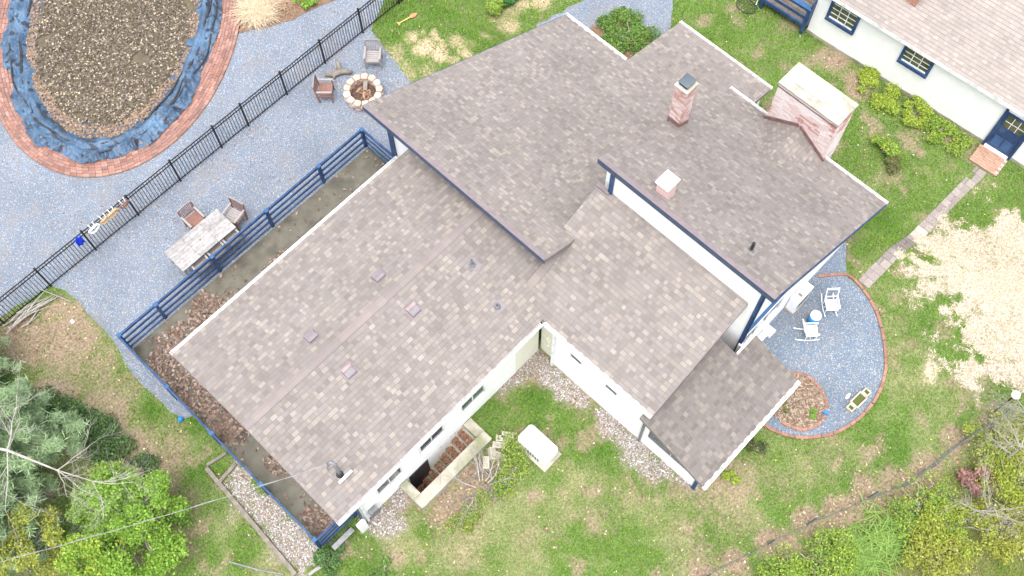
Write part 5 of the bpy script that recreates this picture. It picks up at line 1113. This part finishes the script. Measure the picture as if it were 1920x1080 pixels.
def cloud(centres, n, size, cols, tilt=.8, flat=.75):
    """leaves through the volume of overlapping lumps; dense near their skins"""
    c = np.asarray(centres, float); w_ = c[:, 3]**2; i = rng.choice(len(c), n, p=w_/w_.sum()); d = rng.normal(0, 1, (n, 3)); d /= np.linalg.norm(d, axis=1, keepdims=True); d[:, 2] = np.abs(d[:, 2])*np.where(rng.random(n) < .8, 1, -1)
    r_ = c[i, 3]*(.35+.65*rng.random(n)**.5)*(1+.25*rng.normal(0, 1, n)*.6); p = c[i, :3]+d*r_[:, None]*np.array([1, 1, flat]); p[:, 2] = np.maximum(p[:, 2], gz(p[:, 0], p[:, 1])+.02)
    return quads(p[:, 0], p[:, 1], p[:, 2], size, cols, tilt)
def stems(b, root, tips, r0, r1, jit=.1, col=None):
    for t in tips:
        p = Vector(root); q = Vector(t); m1 = p.lerp(q, .35)+Vector((random.uniform(-jit, jit), random.uniform(-jit, jit), random.uniform(0, jit))); m2 = p.lerp(q, .7)+Vector((random.uniform(-jit, jit), random.uniform(-jit, jit), random.uniform(0, jit)))
        b.tube([p, m1, m2, q], [r0, r0*.7+r1*.3, r0*.4+r1*.6, r1], 5)
def shrub(x, y, rad, h, n, size, cols, label, cat='shrub', name='shrub', group=None, stems_n=7, lumps=9, bark='bark', flat=.75, lr=(.22, .46)):
    z = float(gz(x, y)); r_ = empty(name, (x, y, z), label=label, cat=cat, group=group); cs = []
    for i in range(lumps):
        a = random.uniform(0, 6.28); d = rad*random.uniform(.1, .9)**.8; cs.append((x+d*math.cos(a), y+d*math.sin(a), z+h*random.uniform(.35, .75), rad*random.uniform(*lr)))
    b = MB(); stems(b, (x, y, z-.03), [(c[0], c[1], c[2]) for c in cs[:stems_n]], .025, .008, rad*.15); b.build('stem', M[bark], r_)
    V, F, C = cloud(cs, n, size, cols, flat=flat); npmesh('crown', V, F, C, M['leaf'], r_); return r_
GRN = [(0.154, 0.275, 0.05), (0.198, 0.33, 0.055), (0.121, 0.226, 0.039), (0.242, 0.363, 0.077)]; LIME = [(0.264, 0.36, 0.042), (0.324, 0.408, 0.048), (0.204, 0.3, 0.036), (0.372, 0.432, 0.084)]; DRK = [(0.094, 0.169, 0.062), (0.119, 0.213, 0.069), (0.069, 0.131, 0.044), (0.138, 0.237, 0.081)]
YEL = [(0.324, 0.348, 0.054), (0.264, 0.3, 0.048), (0.396, 0.396, 0.072), (0.204, 0.24, 0.042)]; BRT = [(0.169, 0.312, 0.036), (0.215, 0.364, 0.046), (0.13, 0.254, 0.033), (0.26, 0.403, 0.065)]
# planting bed beside the large roof
for i, (x, y) in enumerate(((21.0, 15.5), (21.5, 15.2), (21.7, 14.6), (21.2, 14.6), (21.0, 14.2), (21.9, 15.3), (20.8, 14.9))): pass
r_ = shrub(21.45, 14.85, 1.25, .3, 9000, .085, [(.10, .21, .04), (.14, .26, .05), (.07, .15, .03), (.2, .26, .06)], 'low green ground cover in the rounded bed by the driveway', 'plant', 'ground_cover', lumps=48, flat=.4, lr=(.18, .32))
shrub(19.0, 19.6, .55, .5, 1500, .085, LIME+GRN, 'small lime green shrub at the top edge of the lawn', lumps=7); shrub(19.6, 19.35, .32, .4, 700, .08, [(.05, .16, .04), (.07, .2, .05)], 'small blue green shrub at the top edge of the lawn', lumps=5)
shrub(20.2, 19.8, .6, .5, 700, .1, [(.22, .14, .08), (.16, .10, .06), (.1, .16, .03)], 'brownish shrub at the top edge beside the driveway')
shrub(24.2, 4.75, .55, .5, 1500, .085, GRN+LIME, 'round leafy green shrub on the lawn between the houses'); shrub(23.85, 4.15, .4, .45, 700, .08, [(.19, .12, .09), (.13, .16, .04), (.1, .18, .03)], 'small twiggy brownish shrub on the lawn between the houses', stems_n=9)
for i, s in enumerate((3.2, 4.2, 5.2, 6.2, 7.1)):
    p = nl(s, -.62-.16*(i % 2), 0); labs = ['lime green hedge plant at the deck end of the white wall', 'lime green hedge plant under the middle window', 'yellow green hedge plant halfway along the white wall', 'loose green hedge plant past the middle of the white wall', 'thin green hedge plant nearest the navy door']
    shrub(p.x, p.y, .62, .32, 2300 if i < 3 else 1300, .075, LIME if i < 3 else GRN+LIME, labs[i], 'hedge plant', 'hedge_plant', 'hedge plants along the white wall', lumps=12, flat=.5)
shrub(10.35, 1.12, .28, .3, 420, .1, LIME, 'small lime plant below the corner of the lower roof', lumps=4); shrub(11.5, 1.05, .35, .3, 400, .08, [(.09, .10, .05), (.14, .16, .06), (.06, .09, .03)], 'dusty green plant beside the lower gutter', lumps=4)
shrub(13.65, .55, .2, .15, 240, .09, GRN, 'small green tuft in the brick edged mulch bed', 'plant', 'plant', lumps=3); shrub(13.25, 1.2, .25, .12, 200, .09, [(.2, .22, .08)], 'faded green tuft in the brick edged mulch bed near the roof', 'plant', 'plant', lumps=3)
# ornamental grasses beside the pool
for i, (x, y, n_, L_, lab, cs) in enumerate(((11.9, 24.6, 900, .9, 'large pale straw ornamental grass beside the pool', [(.52, .44, .30), (.46, .37, .24), (.58, .5, .36)]), (12.9, 24.5, 500, .8, 'reddish brown ornamental grass behind the green clump', [(.34, .22, .14), (.42, .29, .19)]), (14.2, 24.2, 300, .6, 'brown dead grass clump at the top edge by the fence', [(.33, .24, .15), (.4, .3, .2)]))):
    r_ = empty('ornamental_grass', (x, y, 0), label=lab, cat='plant', group='ornamental grasses'); V, F, C = blade_clump(x, y, n_, L_, .012, cs, .22, up=.55); npmesh('blades', V, F, C, M['leafdry'], r_)
shrub(13.4, 23.65, .38, .3, 1000, .08, BRT, 'bright green clump in the grass bed beside the fence', lumps=6); shrub(14.5, 23.3, .42, .22, 700, .08, GRN, 'low green plant in the grass bed nearest the fence', lumps=6); shrub(15.0, 23.7, .45, .4, 500, .09, [(.22, .2, .07), (.3, .27, .12), (.12, .18, .04)], 'olive plant at the end of the grass bed', lumps=6)
# brush by the stairwell
def twigs(b, p, d, L, r_, depth, spread=.6, grav=0):
    p = Vector(p); d = Vector(d).normalized(); n = 4; pts = [p]; q = p.copy(); dd = d.copy()
    for k in range(n):
        dd = (dd+Vector((random.gauss(0, .16), random.gauss(0, .16), random.gauss(0, .10)-grav))).normalized(); q = q+dd*(L/n); pts.append(q.copy())
    rr = [r_*(1-.55*k/n) for k in range(n+1)]; b.tube(pts, rr, 5 if r_ > .01 else 4)
    if depth <= 0: return
    for k in range(1, n+1):
        for _ in range(1 if depth > 2 else random.choice((1, 1, 2))):
            s_ = (dd+Vector((random.gauss(0, spread), random.gauss(0, spread), random.gauss(0, spread*.6)))).normalized(); twigs(b, pts[k], s_, L*random.uniform(.45, .72), rr[k]*.6, depth-1, spread, grav)
br = empty('bare_bush', (5.3, 6.3, 0), label='sprawling bare bush with tan branches beside the stairwell', cat='bush'); b = MB()
for a in (-.1, .35, .8, 1.2, -.6, 2.4, 3.2): twigs(b, (4.95+.2*math.cos(a), 6.25+.2*math.sin(a), .08), (math.cos(a), math.sin(a), .35), .75, .022, 2, .5)
b.build('branch', M['palebark'], br, kind='stuff')
b = MB(); random.seed(77)
for i in range(60):
    x = random.uniform(3.9, 6.3); y = 6.35+random.uniform(-.55, .5); a = random.uniform(0, 6.28); twigs(b, (x, y, random.uniform(.03, .15)), (math.cos(a), math.sin(a), random.uniform(.05, .35)), random.uniform(.3, .55), .009, 1, .6)
b.build('dead_brush', M['bark'], br, kind='stuff'); random.seed(31)
V, F, C = cloud([(6.3, 6.25, .25, .5), (5.95, 5.95, .25, .5), (5.4, 5.75, .2, .45), (4.7, 6.0, .15, .3), (6.5, 6.6, .2, .35), (4.1, 5.9, .15, .35), (3.6, 6.1, .1, .3)], 2600, .06, LIME+GRN+[(.2, .24, .06)], flat=.5); npmesh('leaf_sprays', V, F, C, M['leaf'], br)
shrub(3.95, 5.75, .35, .25, 500, .08, GRN+[(.3, .16, .07)], 'low green and rust shrub in front of the stairwell corner', lumps=5); shrub(5.35, 5.85, .3, .2, 700, .07, DRK+GRN, 'dark green tuft below the bare bush', lumps=5)
# stick pile by the black fence
sp = empty('stick_pile', (-.9, 20.75, 0), label='pile of pale pruned sticks on the soil under the black fence', cat='stick pile')
for i in range(26):
    b = MB(); x = random.uniform(-1.6, -.5); y = 20.85+random.uniform(-.25, .2); a = random.uniform(-.25, .35); L_ = random.uniform(.5, 1.3); h = random.uniform(.03, .25)
    b.tube([(x-L_/2*math.cos(a), y-L_/2*math.sin(a), h), (x, y+random.uniform(-.06, .06), h+.04), (x+L_/2*math.cos(a), y+L_/2*math.sin(a), h*.6)], [.022, .018, .008], 5); b.build('stick', M['palebark'], sp)
b = MB(); b.tube([(-.35, 21.05, .5), (-.05, 20.55, .1), (.1, 20.2, .02)], .018, 6); b.build('cane', M['wood'], label='pale cane leaning by the black fence post', cat='cane')
# ivy band along the left
iv = empty('ivy_bank', (-2.6, 15.5, 0), label='dark ivy bank along the left side of the garden', cat='ivy')
cs = []
for i in range(46):
    t = i/45; x = -3.7+1.35*math.sin(t*2.2)*1.0+random.uniform(-.45, .45); y = 19.3-6.3*t+random.uniform(-.35, .35); cs.append((x+.4, y, .12, random.uniform(.28, .5)))
V, F, C = cloud(cs, 17000, .085, DRK+[(.07, .12, .035)], flat=.55); npmesh('leaves', V, F, C, M['leaf'], iv)
b = MB(); [twigs(b, (c[0], c[1], .02), (random.gauss(0, 1), random.gauss(0, 1), .2), .5, .008, 1) for c in cs[::3]]; b.build('vine', M['bark'], iv)
# pines at the left
def pine(x, y, h, rad, n, label, lo=.25):
    z = float(gz(x, y)); r_ = empty('pine_tree', (x, y, z), label=label, cat='tree', group='soft pines at the left edge')
    b = MB(); b.tube([(x, y, z-.1), (x, y, z+h*.5), (x, y, z+h)], [.16, .1, .02], 10); b.build('trunk', M['bark'], r_)
    b = MB(); C0 = []; wh = 11
    for i in range(wh):
        t = lo+(1-lo)*i/(wh-1); zz = z+h*t; L_ = rad*(1-.82*((t-lo)/(1-lo))**1.2); m = 7
        for k in range(m):
            a = 6.283*(k+.37*i)/m+random.uniform(-.25, .25); l = L_*random.uniform(.75, 1.1); tip = Vector((x+l*math.cos(a), y+l*math.sin(a), zz+.10*l)); b.tube([(x, y, zz-.05), Vector((x, y, zz)).lerp(tip, .6), tip], [.03, .018, .006], 4)
            for q in range(7):
                f = .3+.7*q/6; p = Vector((x, y, zz)).lerp(tip, f); C0.append((p.x+random.gauss(0, .12), p.y+random.gauss(0, .12), p.z+random.gauss(0, .06), a))
    b.build('branch', M['bark'], r_, kind='stuff')
    C0 = np.array(C0); i = rng.integers(0, len(C0), n); d = rng.normal(0, 1, (n, 3)); d[:, 2] = d[:, 2]*.5+.35; d /= np.linalg.norm(d, axis=1, keepdims=True)
    base = C0[i, :3]+rng.normal(0, .05, (n, 3)); L_ = .10+.09*rng.random(n); tip = base+d*L_[:, None]; s_ = np.cross(d, np.array([0, 0, 1.])); s_ /= np.linalg.norm(s_, axis=1, keepdims=True)+1e-6
    V = np.stack([base-s_*.009, base+s_*.009, tip+s_*.002], 1).reshape(-1, 3); F = np.arange(3*n).reshape(n, 3); cc = np.array([(.30, .42, .22), (.34, .46, .25), (.25, .37, .18), (.38, .49, .29)])[rng.integers(0, 4, n)]
    npmesh('crown', V, F, np.repeat(cc, 3, 0), M['leaf'], r_)
    m_ = n//3; i = rng.integers(0, len(C0), m_); p = C0[i, :3]+rng.normal(0, .10, (m_, 3)); V, F, C = quads(p[:, 0], p[:, 1], p[:, 2], .24, [(.29, .40, .21), (.33, .44, .24), (.25, .36, .18)], .5, .12); npmesh('needle_tufts', V, F, C, M['leaf'], r_, kind='stuff')
pine(-4.0, 16.6, 6.2, 2.1, 130000, 'large soft green pine beneath the bare tree'); pine(-3.2, 20.1, 3.4, 1.0, 26000, 'smaller soft pine at the left edge near the stick pile'); pine(-5.6, 15.2, 4.6, 1.7, 42000, 'soft pine at the left edge below the largest pine')
# bare tree reaching in from the left
bt = empty('bare_tree', (-7.2, 18.2, 0), label='bare pale tree stretching its branches in from the left edge', cat='tree'); b = MB(); b.tube([(-7.2, 18.2, -.1), (-7.0, 18.0, 2.5), (-6.6, 17.8, 5.2)], [.18, .15, .11], 9); b.build('trunk', M['palebark'], bt)
b = MB(); random.seed(21)
main = [(-6.6, 17.8, 5.2), (-5.4, 16.6, 6.6), (-4.3, 15.3, 6.9), (-3.4, 14.0, 6.7), (-2.9, 12.9, 6.3), (-2.5, 12.2, 6.0)]; b.tube(main, [.07, .055, .045, .035, .02, .008], 8)
for i, p in enumerate(main[1:]):
    for k in range(3): a = random.uniform(-2.9, .9); twigs(b, p, (math.cos(a), math.sin(a), random.uniform(-.1, .35)), random.uniform(.8, 1.5), .021*(1-.1*i), 3, .55)
for (q, d, L_) in (((-6.6, 17.8, 5.2), (.55, .5, .5), 1.9), ((-6.4, 17.7, 5.3), (.7, -.2, .25), 2.2), ((-6.6, 17.8, 4.8), (.3, -.9, .3), 2.2), ((-6.0, 17.2, 6.0), (.9, .1, .2), 1.9), ((-6.8, 17.9, 4), (.2, -1, .15), 2.4)): twigs(b, q, d, L_, .034, 3, .5)
b.build('branches', M['palebark'], bt); random.seed(5)
b = MB()
# bright green and olive trees at the lower left
def broadleaf(x, y, h, rad, n, size, cols, label, lumps=16, name='tree', grp=None, sparse=.75):
    z = float(gz(x, y)); r_ = empty(name, (x, y, z), label=label, cat='tree', group=grp); cs = []
    for i in range(lumps):
        a = random.uniform(0, 6.28); d = rad*math.sqrt(random.random())*.95; cs.append((x+d*math.cos(a), y+d*math.sin(a), z+h*random.uniform(.5, 1.0)*(1-.25*(d/rad)**2), rad*random.uniform(.16, .34)))
    b = MB(); b.tube([(x, y, z-.1), (x+.05, y, z+h*.3), (x, y+.05, z+h*.5)], [.09, .07, .05], 8); b.build('trunk', M['bark'], r_)
    b = MB(); stems(b, (x, y+.02, z+h*.42), [c[:3] for c in cs], .035, .008, .15); b.build('limb', M['bark'], r_)
    V, F, C = cloud(cs, n, size, cols, tilt=.7, flat=.5); npmesh('crown', V, F, C, M['leaf'], r_)
broadleaf(-3.0, 12.6, 2.6, 1.55, 15000, .085, BRT, 'bright green young tree at the lower left', 34); broadleaf(-4.4, 12.4, 2.4, 1.2, 8000, .085, BRT+LIME, 'bright green sapling at the bottom left edge', 22)
broadleaf(-5.2, 14.0, 3.0, 1.1, 6500, .08, YEL+[(.2, .26, .09)], 'olive green young tree between the pine and the bright tree', 20); shrub(-2.6, 14.2, .7, .8, 1600, .1, [(.42, .35, .27), (.36, .29, .22), (.3, .24, .17)], 'shrub holding pale dead leaves under the bare branches', stems_n=9)
shrub(-1.8, 12.0, .5, .6, 1400, .085, GRN, 'mid green shrub beside the bright young tree', lumps=7); shrub(.35, 7.95, .5, .35, 1500, .075, DRK+[(.05, .13, .02)], 'dark green mound by the pale plank', lumps=8); shrub(1.15, 6.6, .45, .2, 800, .075, DRK+GRN, 'low dark green mound at the bottom edge', lumps=7)
b = MB(); b.tube([(-2.6, 14.6, .7), (-1.9, 13.6, .6)], .03, 6); b.build('fence_pole', M['grey'], label='grey pole half hidden under the bare branches', cat='pole')
b = MB(); b.tube([(-1.75, 10.0, .35), (-1.3, 9.2, .3), (-.9, 8.6, .3)], .025, 6); b.build('edge_pipe', M['grey'], label='grey pipe at the bottom edge beside the bright tree', cat='pipe')
# scrub below the wire fence
r_ = empty('day_lilies', (11.6, -3.2, 0), label='clump of long strap leaved lilies below the wire fence', cat='plant'); V, F, C = merge([blade_clump(x, y, 120, .75, .026, [(.19, .31, .06), (.23, .36, .08), (.14, .25, .045)], .33, up=.55) for x, y in ((11.3, -2.95), (11.0, -3.3), (11.7, -3.5), (12.2, -3.3), (10.6, -2.9), (12.6, -3.9))]); npmesh('leaves', V, F, C, M['leaf'], r_)
yl = [((12.6, -4.6), 'yellow green bush below the lilies at the bottom edge', YEL), ((13.6, -4.6), 'yellow green bush left of the red dead shrub', YEL+LIME), ((14.6, -5.6), 'yellow bush in the bottom right corner', YEL), ((15.9, -5.2), 'olive yellow bush at the right edge', YEL+LIME), ((17.2, -4.9), 'pale yellow bush at the right edge near the lamp', YEL), ((10.1, -2.5), 'lime green bush below the wire fence near the bottom edge', LIME+GRN), ((9.0, -2.3), 'leafy green bush at the bottom edge left of the lilies', GRN+LIME), ((13.4, -3.7), 'mid green bush just below the wire fence', GRN+LIME), ((16.4, -4.2), 'light green bush just below the end of the wire fence', LIME+YEL)]
for (p, lab, cs) in yl: shrub(*p, 1.15, .85, 3000, .07, cs, lab, 'bush', 'bush', 'bushes below the wire fence', lumps=46, flat=.7, stems_n=30, lr=(.10, .3), bark='greybark')
shrub(15.35, -4.3, .55, .6, 1500, .11, [(.30, .17, .14), (.24, .13, .11), (.36, .22, .18)], 'dead reddish brown shrub among the yellow bushes', 'shrub', lumps=9)
for (x, y, lab, sd) in ((16.3, -4.6, 'tall bare grey sapling at the right edge', 3), (14.3, -5.0, 'bare grey sapling among the yellow bushes at the bottom right', 9), (17.6, -4.4, 'bare twiggy tree beside the globe lamp', 14)):
    random.seed(sd); r_ = empty('bare_sapling', (x, y, 0), label=lab, cat='tree', group='bare saplings below the wire fence'); b = MB(); b.tube([(x, y, -.1), (x+.1, y+.05, 1.6)], [.05, .035], 7); b.build('trunk', M['greybark'], r_); b = MB()
    for k in range(7): a = random.uniform(0, 6.28); twigs(b, (x+.06, y+.03, random.uniform(.8, 1.6)), (math.cos(a), math.sin(a), .55), 1.0, .02, 3, .5)
    b.build('branches', M['greybark'], r_)
